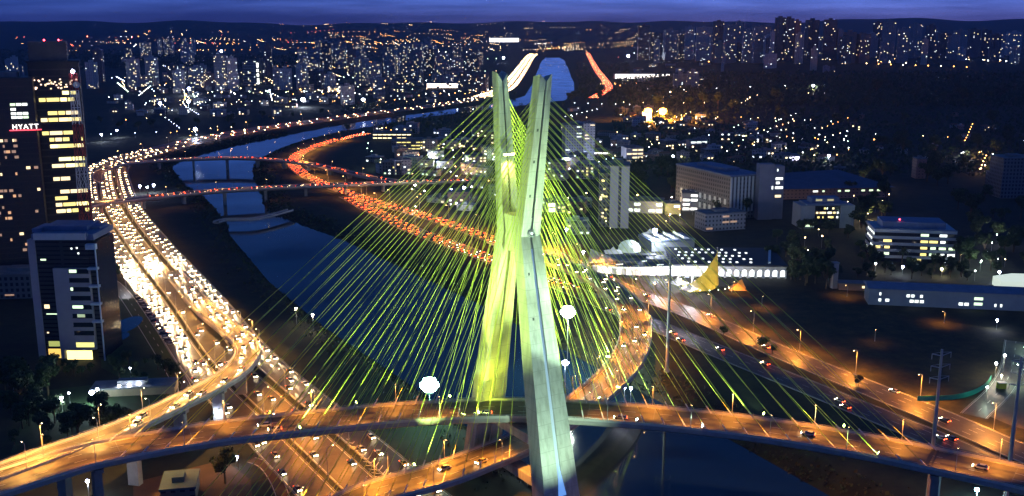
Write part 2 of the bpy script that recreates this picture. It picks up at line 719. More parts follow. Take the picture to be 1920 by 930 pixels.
rw.inputs['To Max'].default_value = 0.16
nt.links.new(tc.outputs['Object'], n2.inputs['Vector'])
nt.links.new(n2.outputs['Fac'], rw.inputs['Value'])
nt.links.new(rw.outputs[0], b.inputs['Roughness'])
nt.links.new(tc.outputs['Object'], n1.inputs['Vector'])
nt.links.new(n1.outputs['Fac'], bp.inputs['Height'])
nt.links.new(bp.outputs['Normal'], b.inputs['Normal'])
m = MB()
m.add([(x, y, WATER_Z) for x, y in RIVER], [tuple(range(len(RIVER)))])
o = m.build('river', wm)
# spread the sheet a little under the banks
cxy = np.array(RIVER)
tag(o, 'dark blue calm river between grassy banks', 'river', kind='structure')

# ------------------------------------------------------------------ roads on the ground


def road(name, path, a, b, lanes, label, z=0.10, matl=None, dash=True, kerb=True, s0=0, s1=None):
    m = MB()
    path.sweep(m, [(a, z), (b, z)], 0, closed=False)
    path.sweep(m, [(a + 0.4, z + 0.02), (a + 0.6, z + 0.02)], 1, closed=False)
    path.sweep(m, [(b - 0.6, z + 0.02), (b - 0.4, z + 0.02)], 1, closed=False)
    if dash:
        for k in range(1, lanes):
            path.dashes(m, a + 0.5 + (b - a - 1) * k / lanes, dz=z + 0.02, mi=1, s1=min(path.L, 900))
    if kerb:
        for o_ in (a - 0.25, b):
            path.sweep(m, [(o_, 0), (o_ + .25, 0), (o_ + .25, z + .13), (o_, z + .13)], 2)
    o = m.build(name, [matl or ASPH, PAINT, CONC])
    return tag(o, label, 'road', kind='structure')


def gp(pts, z=0.0):
    out = []
    for p in pts:
        out.append(GT(p[0], p[1]) if len(p) == 2 else G3(*p))
    return out


EXPW = Path(gp([(1000, 101), (992, 109), (983, 122), (965, 147), (945, 167), (895, 184), (820, 197), (680, 215), (540, 234), (470, 245), (400, 257), (330, 273), (265, 290), (222, 303), (202, 316), (200, 336), (214, 390), (264, 465), (341, 560), (427, 675), (560, 800), (700, 930), (800, 1020)]), 7)
road('road', EXPW, -22, -9.5, 3, 'local carriageway of the left bank expressway beside the office block')
road('road', EXPW, -6, 7, 4, 'middle carriageway of the left bank expressway that feeds the ramp')
road('road', EXPW, 9.5, 22, 4, 'riverside carriageway of the left bank expressway')

RB1 = Path(gp([(980, 470), (930, 452), (850, 423), (780, 400), (720, 384), (660, 364), (612, 347), (568, 326), (550, 306), (562, 288), (612, 268), (690, 250)]), 7)
road('road', RB1, -7, 7, 4, 'inner carriageway of the right bank expressway jammed with red tail lights')
RB2 = Path(gp([(2000, 935), (1900, 888), (1750, 822), (1550, 740), (1350, 660), (1200, 598), (1050, 535), (925, 488), (850, 460), (760, 425), (690, 390), (650, 368)]), 7)
road('road', RB2, -7.5, 7.5, 4, 'riverside carriageway of the right bank expressway running under the bridge')
AVE = Path(gp([(1020, 468), (1090, 503), (1180, 546), (1260, 574), (1340, 606), (1450, 655), (1600, 716), (1750, 777), (1900, 842), (2010, 888)]), 7)
road('road', AVE, -8, 8, 4, 'orange lit avenue beside the dark field')
FARR = Path(gp([(1102, 100), (1108, 112), (1118, 130), (1133, 150), (1140, 165), (1112, 184)]), 12)
road('road', FARR, -12, 12, 4, 'far stretch of the right bank expressway curving along the river', dash=False)
SIDE = Path(gp([(1905, 640), (1898, 690), (1880, 725), (1860, 748), (1838, 768), (1826, 780)]), 4)
road('road', SIDE, -5, 5, 2, 'short side street running down to the orange avenue', z=.06)
PLAZA = Path(gp([(150, 522), (195, 524), (226, 548), (262, 600), (318, 690), (340, 730)]), 4)
road('road', PLAZA, -5, 3, 2, 'frontage street with parked cars beside the expressway', z=.04, kerb=False)
PATHB = Path(gp([(470, 862), (496, 872), (520, 905), (540, 960)]), 3)
road('path', PATHB, -2.6, 2.6, 1, 'orange earth path under the bridge', z=.03, matl=SOIL, dash=False, kerb=False)

# chevron hatching in the gore between two carriageways
m = MB()
for k in range(13):
    px, py = 648 + k * 7.0, 822 + k * 7.2
    wd = 4 + k * 1.7
    c = G(px + 4, py)
    hd = EXPW.dir(EXPW.near(*c))
    L_ = 0.9 + 0.22 * k
    for sg in (-1, 1):
        q0 = (c[0] + math.cos(hd) * 1.2, c[1] + math.sin(hd) * 1.2)
        ang = hd + math.pi + sg * 0.75
        q1 = (q0[0] + math.cos(ang) * L_ * 1.5, q0[1] + math.sin(ang) * L_ * 1.5)
        nx, ny = math.cos(hd) * 0.5, math.sin(hd) * 0.5
        m.add([(q0[0], q0[1], .15), (q0[0] + nx, q0[1] + ny, .15), (q1[0] + nx, q1[1] + ny, .15), (q1[0], q1[1], .15)], [(0, 1, 2, 3)])
tag(m.build('road_markings', PAINT), 'white chevron hatching on the gore between carriageways', 'road markings', kind='structure')

# open ground patches
def patch(name, pix, z, matl, label, cat):
    m = MB()
    q = [GT(*p) for p in pix]
    m.add([(x, y, zz + z) for x, y, zz in q], [tuple(range(len(q)))])
    return tag(m.build(name, matl), label, cat, kind='structure')


patch('field', [(1330, 560), (1470, 545), (1640, 580), (1950, 630), (2000, 860), (1800, 785), (1600, 702), (1450, 640), (1340, 592)], 0.04, GRASS, 'dark unlit grass field beside the orange avenue', 'field')
patch('lawn', [(185, 560), (252, 560), (345, 700), (330, 760), (190, 690)], 0.05, mat('lawn', (0.018, 0.045, 0.012), .9, .4, .1), 'green lawn beside the office block', 'lawn')
patch('lawn', [(60, 735), (190, 720), (300, 745), (310, 790), (120, 835), (20, 850)], 0.05, mat('lawn', (0.018, 0.045, 0.012), .9, .4, .1), 'dark green lawn with floodlights below the office block', 'lawn')
patch('yard', [(250, 905), (420, 862), (470, 900), (480, 990), (250, 1000)], 0.05, SOIL, 'orange earth yard around the small blue roofed building', 'yard')
patch('car_park', [(1830, 770), (1900, 690), (1990, 700), (1990, 820), (1900, 800)], 0.05, ASPH2, 'grey car park beyond the side street', 'car park')
for (px, py, rx, ry) in ((236, 610, 24, 17), (222, 632, 18, 9)):
    c = G(px, py)
    a = XAT(px + rx, c[1], 0) - c[0]
    d = G(px, py - ry)[1] - c[1]
    m = MB()
    m.add([(c[0] + a * math.cos(t / 24 * 2 * math.pi), c[1] + d * math.sin(t / 24 * 2 * math.pi), .12) for t in range(24)], [tuple(range(24))])
    tag(m.build('pool', mat('pool water', (0.02, 0.05, 0.09), .06, .1, .2, spec=1.0)), 'round ornamental pool on the lawn, ' + ('the larger one' if rx == 24 else 'the smaller one'), 'pool', kind='structure')

# ------------------------------------------------------------------ the cable-stayed bridge
bridge = thing('cable_stayed_bridge', 'cable stayed bridge with floodlit concrete X mast and two curved decks', 'bridge')
UX, UY = -0.55, 0.835           # from the near leg to the far leg
WX, WY = 0.835, 0.55


def axis(z):
    return (0.2 + 2.5 * z / 138.0, 328.0)


def off_at(z, sgn=-1):
    return np.interp(z, [-6, 0, 88, 138], [28.2, 26.7, 5.4, 12.2] if sgn < 0 else [21.8, 20.8, 5.4, 12.2])


def tw_at(z):
    return np.interp(z, [-6, 0, 56, 88, 138], [14.4, 14.0, 10.1, 7.4, 4.3])


def tu_at(z):
    return np.interp(z, [-6, 0, 56, 88, 138], [7.6, 7.3, 5.6, 4.6, 3.9])


def leg_point(sgn, z, du=0.0, dw=0.0):
    """sgn -1 near leg, +1 far leg; du outward along the X, dw sideways"""
    ax, ay = axis(z)
    o = sgn * (off_at(z, sgn) + du)
    return (ax + UX * o + WX * dw, ay + UY * o + WY * dw, z)


mast = MB()
for sgn in (-1, 1):
    zs = [-6, 0, 10, 20, 30, 40, 50, 60, 70, 80, 86, 88, 90, 96, 106, 116, 126, 133, 138]
    rings = []
    for z in zs:
        tw, tu = tw_at(z) / 2 * (1 if sgn < 0 else .86), tu_at(z) / 2 * (1 if sgn < 0 else .9)
        g = 0.13 * tw
        dp = 0.55
        # outline with a groove down the outer and inner faces
        prof = [(-tu, -tw), (-tu, -g), (-tu + dp, -g * .8), (-tu + dp, g * .8), (-tu, g), (-tu, tw),
                (tu, tw), (tu, g), (tu - dp, g * .8), (tu - dp, -g * .8), (tu, -g), (tu, -tw)]
        zz = [z] * 12
        if z == 138:                        # the head is cut to a shallow V
            zz = [138.8, 136.6, 136.2, 136.2, 136.6, 138.8, 139.6, 137.6, 137.2, 137.2, 137.6, 139.6]
        ring = []
        for (du, dw), q in zip(prof, zz):
            x, y, _ = leg_point(sgn, z, du, dw * 1.0)
            ring.append((x, y, q))
        rings.append(ring)
    vs = [p for r_ in rings for p in r_]
    fs = []
    for i in range(len(rings) - 1):
        for k in range(12):
            k2 = (k + 1) % 12
            q = (i * 12 + k, i * 12 + k2, (i + 1) * 12 + k2, (i + 1) * 12 + k)
            fs.append(q if sgn > 0 else q[::-1])
    top = (len(rings) - 1) * 12
    fs += [(top, top + 1, top + 10, top + 11), (top + 1, top + 2, top + 9, top + 10), (top + 2, top + 3, top + 8, top + 9), (top + 3, top + 4, top + 7, top + 8), (top + 4, top + 5, top + 6, top + 7)]
    mast.add(vs, fs, 0)
# knot where the legs meet, and beams that carry the decks
c0 = leg_point(-1, 88)
c1 = leg_point(1, 88)
kz = 86
for z0, z1, wd in ((82, 94, 5.2),):
    p0, p1 = leg_point(-1, (z0 + z1) / 2, -1.0), leg_point(1, (z0 + z1) / 2, -1.0)
    mast.beam(p0, p1, wd, z1 - z0)
for z, h, wd in ((20.6, 3.2, 5.0), (6.6, 3.0, 5.0)):
    mast.beam(leg_point(-1, z, -1), leg_point(1, z, -1), wd, h)
mo = mast.build('mast', MASTC, bridge)
# blue strip lamps in the groove of both lower legs, dark slot in the arms
strip = MB()
for sgn in (-1,):
    for a, bz in zip(range(12, 84, 6), range(18, 90, 6)):
        for du_s in (1,):
            z0, z1 = a, bz
            w0, w1 = 0.105 * tw_at(z0) / 2, 0.105 * tw_at(z1) / 2
            p = [leg_point(sgn, z0, tu_at(z0) / 2 - .5, -w0), leg_point(sgn, z0, tu_at(z0) / 2 - .5, w0), leg_point(sgn, z1, tu_at(z1) / 2 - .5, w1), leg_point(sgn, z1, tu_at(z1) / 2 - .5, -w1)]
            strip.add(p, [(0, 1, 2, 3)])
strip.build('light_strip', glow('blue strip lamp', (0.25, 0.5, 1.0), 0.32), mo)
niche = MB()
for sgn in (-1,):
    z0, z1 = 6.5, 16
    f = lambda z, dw, e=.06: leg_point(sgn, z, tu_at(z) / 2 + e, dw)
    niche.add([f(z0, -1.5), f(z0, 1.7), f(z1, .15), f(z1, -.15)], [(0, 1, 2, 3)])
niche.build('niche', glow('blue niche lamp', (0.15, 0.4, 1.0), 0.8), mo)
door = MB()
door.add([f(-1, -2.4), f(-1, 2.0), f(2.8, 2.0), f(2.8, -2.4)], [(0, 1, 2, 3)])
door.build('doorway', mat('dark steel door', (0.05, 0.04, 0.05), .5, .1, 1), mo)
for sgn in (-1, 1):
    slot = MB()
    for side in ((1,) if sgn < 0 else (-1,)):
        for z0, z1 in ((94, 104), (104, 114), (114, 124), (124, 136)):
            w0, w1 = 0.11 * tw_at(z0) / 2, 0.11 * tw_at(z1) / 2
            kt = 1 if sgn < 0 else .9
            e0, e1 = side * (tu_at(z0) / 2 * kt - .5), side * (tu_at(z1) / 2 * kt - .5)
            slot.add([leg_point(sgn, z0, e0, -w0), leg_point(sgn, z0, e0, w0), leg_point(sgn, z1, e1, w1), leg_point(sgn, z1, e1, -w1)], [(0, 1, 2, 3)])
    slot.build('cable_slot', mat('slot steel', (0.05, 0.055, 0.06), .6, .2, .5), mo)
bc = MB()
cz = 89.0
cc = Vector(leg_point(-1, cz, tu_at(cz) / 2 + 0.25, 0))
du = Vector((-UX * -1, -UY, 0)).normalized()
du = Vector((-UX, -UY, 0)).normalized()
sw = Vector((WX, WY, 0)).normalized()
prev = None
N = 16
for k in range(N):
    a0, a1 = 2 * math.pi * k / N, 2 * math.pi * (k + 1) / N
    q0 = cc + sw * math.cos(a0) * 1.15 + Vector((0, 0, math.sin(a0) * 1.15))
    q1 = cc + sw * math.cos(a1) * 1.15 + Vector((0, 0, math.sin(a1) * 1.15))
    bc.tube(q0, q1, .22, n=5)
bc.build('ring_fitting', STEEL, mo)
bl = MB()
bl.octa(tuple(cc), .55)
bl.build('beacon_lens', glow('pale lens', (0.8, 1.0, 0.9), 1.2), mo)
for z in (62, 76, 101, 112, 122):
    hatch = MB()
    for dw in (-2.0,):
        s_ = tw_at(z) / 12
        hatch.add([leg_point(-1, z, tu_at(z) / 2 + .05, dw * s_ * 2), leg_point(-1, z, tu_at(z) / 2 + .05, dw * s_ * 2 + .7), leg_point(-1, z + .9, tu_at(z) / 2 + .05, dw * s_ * 2 + .7), leg_point(-1, z + .9, tu_at(z) / 2 + .05, dw * s_ * 2)], [(0, 1, 2, 3)])
    hatch.build('hatch', mat('hatch steel', (0.08, 0.09, 0.08), .6, .2, .5), mo)
for sgn in (-1, 1):
    x, y, _ = leg_point(sgn, 0)
    fnd = MB()
    fnd.rbox((x, y, -3.6), (20, 13, 7.6), math.atan2(WY, WX))
    fnd.build('foundation', CONC2, bridge)

UPPER_PIX = [(-110, 935), (0, 905), (100, 874), (200, 847), (400, 812), (640, 785), (800, 772), (985, 767), (1200, 779), (1400, 800), (1600, 831), (1750, 861), (1900, 893), (2060, 933)]
UPPER = Path([G3(px, py, 26 - 1.5 * abs(px - 985) / 1000) for px, py in UPPER_PIX], 4)
LOWER = Path([(-175, 196, 11.5), (-110, 240, 12)] + [G3(px, py, z) for px, py, z in ((560, 985, 12), (700, 925, 12), (830, 888, 12), (900, 861, 12), (985, 826, 12), (1050, 786, 12), (1110, 742, 12), (1165, 690, 12), (1190, 640, 12), (1189, 595, 11.6), (1166, 557, 10.5), (1112, 520, 8), (1045, 492, 5), (985, 472, 2.2), (930, 453, .4))], 4)


def deck(name, path, w, parent, th=2.2, fascia=1.3, lanes=3, pier_s=(), ground=-1.0, colour=None, median=None, piers_name='pier', ymat=None):
    h = w / 2
    m = MB()
    path.sweep(m, [(-h, 0), (h, 0), (h, -fascia), (h * .45, -fascia - th), (-h * .45, -fascia - th), (-h, -fascia)], 0)
    path.sweep(m, [(-h + .7, .04), (h - .7, .04)], 1, closed=False)
    for o_ in (-h + 1.2, h - 1.35):
        path.sweep(m, [(o_, .07), (o_ + .16, .07)], 2, closed=False)
    for k in range(1, lanes):
        o2 = -h + 1.2 + (w - 2.4) * k / lanes
        path.sweep(m, [(o2 - .75, .055), (o2 + .75, .055)], 4, closed=False)
        path.dashes(m, o2, dz=.075, mi=2)
    # joints across the slab
    s = 6
    while s < path.L:
        a, b_, c_, d_ = path.at(s, -h + .7, .06), path.at(s, h - .7, .06), path.at(s + .22, h - .7, .06), path.at(s + .22, -h + .7, .06)
        m.add([a, b_, c_, d_], [(0, 1, 2, 3)], 3)
        s += 22
    d = m.build(name, [colour or CONC2, ymat or ASPH2, PAINT, ROOFG, ASPH], parent)
    for o_ in (-h, h - .42):
        p = MB()
        path.sweep(p, [(o_, .003), (o_ + .42, .003), (o_ + .3, .85), (o_ + .12, .85)])
        p.build('parapet', mat('parapet concrete', (0.52, 0.50, 0.45), .7, .12, .4), d)
        r_ = MB()
        path.sweep(r_, [(o_ + .15, 1.15), (o_ + .27, 1.15), (o_ + .27, 1.25), (o_ + .15, 1.25)])
        s = 1
        while s < path.L:
            q = path.at(s, o_ + .21, .85)
            r_.tube(q, (q[0], q[1], q[2] + .33), .05, n=4)
            s += 2.4
        r_.build('railing', STEEL, d)
    if median is not None:
        p = MB()
        path.sweep(p, [(median - .3, .045), (median + .3, .045), (median + .12, .8), (median - .12, .8)])
        p.build('median_barrier', CONC, d)
    for s in pier_s:
        x, y, z = path.at(s)
        m = MB()
        zt = z - fascia - th + .05
        if zt < 2:
            continue
        rz = path.dir(s)
        m.rbox((x, y, (zt - 1.2 + ground) / 2), (2.4, 4.2, zt - 1.2 - ground), rz)
        m.rbox((x, y, zt - .6), (2.6, w * .55, 1.2), rz)
        m.build(piers_name, CONC, d)
    return d


sU = UPPER.near(G(985, 767, 26)[0], 328)
sL = LOWER.near(G(985, 826, 12)[0], G(985, 826, 12)[1])
ud = deck('upper_deck', UPPER, 17.0, bridge, median=None, pier_s=(sU - 138, sU + 134, sU + 165))
ld = deck('lower_deck', LOWER, 15.0, bridge, pier_s=[LOWER.L - q for q in (60, 95, 130, 165, 200)] + [sL - 120, sL - 150])
# expansion joint on the right of the upper deck
ej = MB()
for k, wd in ((0, 1.2), (1.8, .5)):
    s = sU + 131 + k
    ej.add([UPPER.at(s, -7.6, .09), UPPER.at(s, 7.6, .09), UPPER.at(s + wd, 7.6, .09), UPPER.at(s + wd, -7.6, .09)], [(0, 1, 2, 3)], 0)
ej.build('expansion_joint', mat('joint steel', (0.03, 0.03, 0.03), .5, 0), ud)

# stay cables: 18 per edge, four half decks
cables = []
for arm, path, s_mid, sdir, w_ in ((1, UPPER, sU, -1, 17.0), (-1, UPPER, sU, 1, 17.0), (-1, LOWER, sL, -1, 15.0), (1, LOWER, sL, 1, 15.0)):
    for k in range(18):
        s = s_mid + sdir * (15 + 6.9 * k)
        for e in (-1, 1):
            lowp = path.at(s, e * (w_ / 2 - .9), .2)
            z = 95 + (133 - 95) * (k + 1) / 18.0 - (0.8 if path is LOWER else 0)
            side = 1 if (lowp[0] - axis(z)[0]) * WX + (lowp[1] - axis(z)[1]) * WY > 0 else -1
            hp = leg_point(arm, z, 0.35 * tu_at(z) * e * .5, side * (tw_at(z) / 2 * (1 if arm < 0 else .86) - .15))
            cables.append((k, lowp, hp, arm, path is UPPER))
cables.sort(key=lambda c: -c[0])
rest = MB()
for i, (k, a, b_, arm, up) in enumerate(cables):
    d = (Vector(b_) - Vector(a)).normalized()
    if i < 100:
        m = MB()
        m.tube(a, b_, .084, n=6)
        m.tube(a, Vector(a) + d * 3.2, .22, n=6, mi=1)
        m.build('stay_cable', [YPIPE, WHITE], bridge)
    else:
        rest.tube(a, b_, .084, n=6)
        rest.tube(a, Vector(a) + d * 3.2, .22, n=6, mi=1)
tag(rest.build('stay_cables', [YPIPE, WHITE], bridge), kind='stuff')

# ramp from the expressway to the left end of the bridge
RAMP = Path([G3(*p) for p in ((322, 508, .12), (350, 541, .9), (385, 580, 2.2), (430, 617, 5.0), (457, 640, 8), (464, 664, 10.5), (441, 695, 13.5), (400, 722, 16), (340, 752, 18.5), (270, 785, 21), (190, 818, 23.4), (90, 853, 24.6), (0, 886, 24.6), (-110, 925, 24.4))], 4)
rampo = thing('ramp_viaduct', 'bright golden curved ramp viaduct climbing from the expressway to the bridge', 'viaduct')
deck('ramp_deck', RAMP, 11.5, rampo, th=1.6, fascia=1.2, lanes=2, pier_s=[s for s in np.arange(95, RAMP.L - 20, 30)])

FLY1 = Path([G3(px, py, z) for px, py, z in ((150, 392, 7), (178, 383, 8.5), (215, 378, 9), (280, 370, 9), (400, 358, 9), (520, 351, 9), (620, 347, 9), (720, 343, 8), (800, 340, 6), (880, 338, 2.5), (930, 337, .2))], 6)
fo = thing('river_flyover', 'red lit road bridge crossing the river, the nearer of two', 'bridge')
deck('flyover_deck', FLY1, 12, fo, th=1.4, fascia=1.0, lanes=3, ground=-5, pier_s=[s for s in np.arange(20, FLY1.L - 60, 36)])
FLY2 = Path([G3(px, py, z) for px, py, z in ((200, 345, .2), (183, 334, 2), (188, 322, 5), (205, 314, 8), (240, 306, 9), (330, 299, 9), (430, 296, 9), (510, 299, 9), (590, 309, 8), (680, 329, 5), (740, 339, 2), (790, 345, .2))], 6)
fo = thing('river_flyover', 'reddish road bridge curving over the river, the farther of two', 'bridge')
deck('flyover_deck', FLY2, 10, fo, th=1.4, fascia=1.0, lanes=2, ground=-5, pier_s=[s for s in np.arange(60, FLY2.L - 60, 36)])
DAM = Path([G3(px, py, 1.5) for px, py in ((405, 417), (425, 412), (470, 411), (505, 405), (545, 394))], 4)
fo = thing('footbridge', 'low narrow footbridge on piers across the dark river', 'bridge')
deck('footbridge_deck', DAM, 6, fo, th=.5, fascia=.6, lanes=1, ground=-6, pier_s=[s for s in np.arange(10, DAM.L - 5, 9)])

# ------------------------------------------------------------------ street lamps
SOD = (1.0, 0.34, 0.035)
GOLD = (1.0, 0.47, 0.10)
WARM = (1.0, 0.80, 0.50)
COOL = (0.80, 0.88, 1.0)
GREENW = (0.64, 1.0, 0.66)
LIME = (0.66, 1.0, 0.24)
G_SOD = glow('sodium lens', (1.0, 0.55, 0.2), 40)
G_GOLD = glow('gold lens', (1.0, 0.72, 0.38), 40)
G_WARM = glow('warm lens', (1.0, 0.85, 0.62), 45)
G_COOL = glow('cool lens', (0.80, 0.86, 1.0), 60)
G_BLUE = glow('blue white lens', (0.55, 0.6, 1.0), 70)
G_GREEN = glow('green white lens', (0.7, 1.0, 0.8), 90)
LENS = {(1.0, .36, .05): G_SOD, SOD: G_SOD, GOLD: G_GOLD, WARM: G_WARM, COOL: G_COOL, GREENW: G_GREEN}
_proto = {}


def lamp_mesh(h, reach, lens, head=1.0):
    k = (h, reach, lens.name, head)
    if k not in _proto:
        m = MB()
        m.tube((0, 0, 0), (0, 0, .5), .22, n=8)
        m.tube((0, 0, .5), (0, 0, h), .13, .08, n=7)
        if reach:
            m.tube((0, 0, h - .05), (reach * .5, 0, h + .45), .06, n=5)
            m.tube((reach * .5, 0, h + .45), (reach, 0, h + .5), .06, n=5)
        pole = m.mesh('pole', [STEEL])
        m = MB()
        c = (reach + .1, 0, h + .5)
        m.rbox((c[0], 0, c[2] + .06 * head), (.95 * head, .42 * head, .12 * head))
        m.lathe([(.05, -.22 * head), (.20 * head, -.16 * head), (.27 * head, 0)], c, 8, 1)
        hd = m.mesh('lamp_head', [STEEL, lens])
        _proto[k] = (pole, hd)
    return _proto[k]


N_LAMP = [0]


def street_lamp(x, y, z, rz, h, label, group, col, power, reach=1.6, lens=None, head=1.0, angle=150, name='street_lamp'):
    pole, hd = lamp_mesh(h, reach, lens or LENS[col], head)
    t = thing(name, label, 'street lamp', (x, y, z), rz, group)
    link('pole', pole, t)
    link('lamp_head', hd, t)
    if power:
        spot((reach + .1, 0, h + .25), (reach + .1, 0, 0), power, angle, col, .25, .5, t)
    N_LAMP[0] += 1
    return t


def lamps_along(path, off, s_list, h, col, power, what, side=1, dz=0.0, reach=1.6, lens=None, head=1.0, angle=150):
    for i, s in enumerate(s_list):
        x, y, z = path.at(s, off, dz)
        if path is EXPW:
            a = RAMP.at(RAMP.near(x, y))
            if math.hypot(a[0] - x, a[1] - y) < 10:
                continue
        street_lamp(x, y, z, path.dir(s) + (math.pi / 2 if off > 0 else -math.pi / 2), h, '%s lamp post from the near end %s' % (nth(i + 1), what), 'lamp posts ' + what, col, power, reach, lens, head, angle)


eL = EXPW.L
s_near = EXPW.near(*G(700, 930))
near = [s_near - 8 - 34 * k for k in range(20)]
lamps_along(EXPW, -7.8, near[:5], 12, SOD, 30000, 'on the inner expressway strip under the bridge', reach=2.2)
lamps_along(EXPW, 8.2, [s - 15 for s in near[:5]], 12, SOD, 30000, 'on the riverside expressway strip under the bridge', reach=2.2)
lamps_along(EXPW, -7.8, near[5:], 12, GOLD, 24000, 'on the inner strip of the left bank expressway', side=1, reach=2.2)
lamps_along(EXPW, 8.2, [s - 15 for s in near[5:]], 12, GOLD, 24000, 'on the riverside strip of the left bank expressway', side=1, reach=2.2)
far_s = [near[-1] - 60 - 70 * k for k in range(14)]
lamps_along(EXPW, -8, far_s, 14, SOD, 34000, 'on the distant bend of the left bank expressway', reach=2.2, head=1.3, angle=160)
far_s2 = [far_s[-1] - 110 - 130 * k for k in range(18)]
far_s2 = [s for s in far_s2 if s > 10]
lamps_along(EXPW, -8, far_s2, 16, SOD, 110000, 'on the farthest straight of the left bank expressway', reach=2.2, head=2.4, angle=165)
lamps_along(UPPER, 8.3, [sU + q for q in (140, 108, 84, 58, 30, -28, -56, -84, -112, -140)], 7.5, SOD, 12500, 'on the near edge of the upper deck', side=-1, reach=.9, head=.7, angle=126)
lamps_along(UPPER, -8.3, [sU + q for q in (150, 122, 96, 70, 44, -42, -70, -98, -126, -150)], 7.5, SOD, 14500, 'on the far edge of the upper deck', side=1, reach=.9, head=.7, angle=126)
lamps_along(LOWER, 7.3, [sL - 100 + 27 * k for k in range(11)], 7.5, SOD, 30000, 'on the outer edge of the lower deck', side=1, reach=.9, head=.7, angle=126)
lamps_along(LOWER, -7.3, [sL - 86 + 27 * k for k in range(11)], 7.5, SOD, 26000, 'on the inner edge of the lower deck', side=-1, reach=.9, head=.7, angle=126)
lamps_along(RAMP, -5.6, [RAMP.L - 22 - 24 * k for k in range(13)], 8.5, GOLD, 30000, 'on the inside of the golden ramp', side=-1, reach=1.2, head=.8, angle=126)
lamps_along(RAMP, 5.6, [RAMP.L - 34 - 24 * k for k in range(12)], 8.5, GOLD, 26000, 'on the outside of the golden ramp', side=1, reach=1.2, head=.8, angle=126)
lamps_along(AVE, -8.6, [AVE.L - 40 - 36 * k for k in range(13)], 11, SOD, 60000, 'on the field side of the orange avenue', side=-1, reach=2)
lamps_along(RB1, 7.6, [30 + 48 * k for k in range(int((RB1.L - 40) / 48))], 12, (1.0, .36, .05), 90000, 'on the inner carriageway of the right bank expressway', side=1, reach=2)
lamps_along(RB2, 8.2, [RB2.L - 20 - 46 * k for k in range(8)], 12, SOD, 40000, 'on the riverside carriageway of the right bank expressway', side=1, reach=2)
lamps_along(FARR, 12, [60 + 150 * k for k in range(int(FARR.L / 150))], 16, SOD, 120000, 'on the far right bank road', head=2.2, angle=165)
lamps_along(FLY1, 6, [30 + 45 * k for k in range(7)], 8, (1.0, .36, .12), 6500, 'on the nearer river flyover', side=1, reach=.9, lens=G_SOD)
lamps_along(FLY2, 5, [60 + 50 * k for k in range(9)], 8, (1.0, .36, .12), 5500, 'on the farther river flyover', side=1, reach=.9, lens=G_SOD)
for i_, (px, py) in enumerate(((1372, 548), (1428, 578), (1588, 556), (1770, 606), (1640, 640))):
    x, y = G(px, py)
    street_lamp(x, y, 0, i_ * 1.1, 6, 'low orange lamp post in the dark field, %s from the left' % nth((1, 2, 3, 5, 4)[i_]), 'lamp posts in the dark field', SOD, (5000, 4200, 5200, 4200, 900)[i_], 1.2, None, .7)
lamps_along(SIDE, -5.4, [10, 38, 66], 8, GREENW, 3500, 'on the short side street', side=-1, reach=1.5)

# ------------------------------------------------------------------ floodlights
def flood(x, y, z, target, label, lens, power, angle, col, h=1.2, size=1.0, n=1, group=None, name='floodlight', post=.12):
    t = thing(name, label, 'floodlight', (x, y, z), 0, group)
    m = MB()
    m.tube((0, 0, 0), (0, 0, h), post, n=7)
    m.build('post', STEEL, t)
    d = (Vector(target) - Vector((x, y, z + h))).normalized()
    s = d.cross(Vector((0, 0, 1))).normalized()
    up = s.cross(d)
    for k in range(n):
        c = Vector((0, 0, h + .3 * size)) + s * ((k - (n - 1) / 2) * 1.15 * size)
        m = MB()
        m.tube(c - d * .25 * size, c + d * .1 * size, .28 * size, .5 * size, n=12)
        m.tube(c + d * .1 * size, c + d * .14 * size, .5 * size, .5 * size, n=12, mi=1)
        m.build('lamp_housing', [STEEL, lens], t)
    if power:
        c = Vector((0, 0, h + .3 * size)) + d * (.6 * size)
        spot(tuple(c), tuple(c + d * 20), power, angle, col, .4 * size, .7, t, 'flood_light')
    return t


def mast_lamp(px, py, zb, zl, label, lens, power, col, r=1.0, spotdown=True):
    """globe or cluster lamp on a tall pole; px, py is where the lamp shows"""
    x, y = G(px, py, zl)
    t = thing('high_mast_lamp', label, 'mast lamp', (x, y, zb))
    m = MB()
    m.tube((0, 0, 0), (0, 0, zl - zb - r * .6), .22, .12, n=8)
    m.tube((0, 0, zl - zb - r * .95), (0, 0, zl - zb - r * .7), r * .55, r * .62, n=14)
    m.build('pole', STEEL, t)
    zc_ = zl - zb
    m = MB()
    prev = None
    for k in range(18):
        a_ = 2 * math.pi * k / 18
        q0 = Vector((r * .8 * math.cos(a_), r * .8 * math.sin(a_), zc_ + r * .25))
        a_ = 2 * math.pi * (k + 1) / 18
        q1 = Vector((r * .8 * math.cos(a_), r * .8 * math.sin(a_), zc_ + r * .25))
        m.tube(q0, q1, .10, n=5)
        if k % 3 == 0:
            m.tube(q0, (0, 0, zc_ + r * .25), .08, n=5)
    m.tube((0, 0, zc_ - r * .7), (0, 0, zc_ + r * .9), .14, .08, n=7)
    m.build('lamp_crown', STEEL, t)
    N_ = 12 if r > 2 else 5
    for lv, (nn, rr, zz) in enumerate(((N_, r * .82, 0), (N_ // 2, r * .5, r * .5), (N_ // 2, r * .45, -r * .45))):
        for k in range(nn):
            a_ = 2 * math.pi * (k + .5 * lv) / nn
            b_ = r * .36
            m = MB()
            m.lathe([(.01, -b_), (b_ * .75, -b_ * .7), (b_, 0), (b_ * .75, b_ * .7), (.01, b_)], (rr * math.cos(a_), rr * math.sin(a_), zc_ + zz), 10)
            m.build('lamp_globe', lens, t)
    if power:
        point((0, 0, zl - zb - r * 1.6), power, col, r * .5, t)
    return t


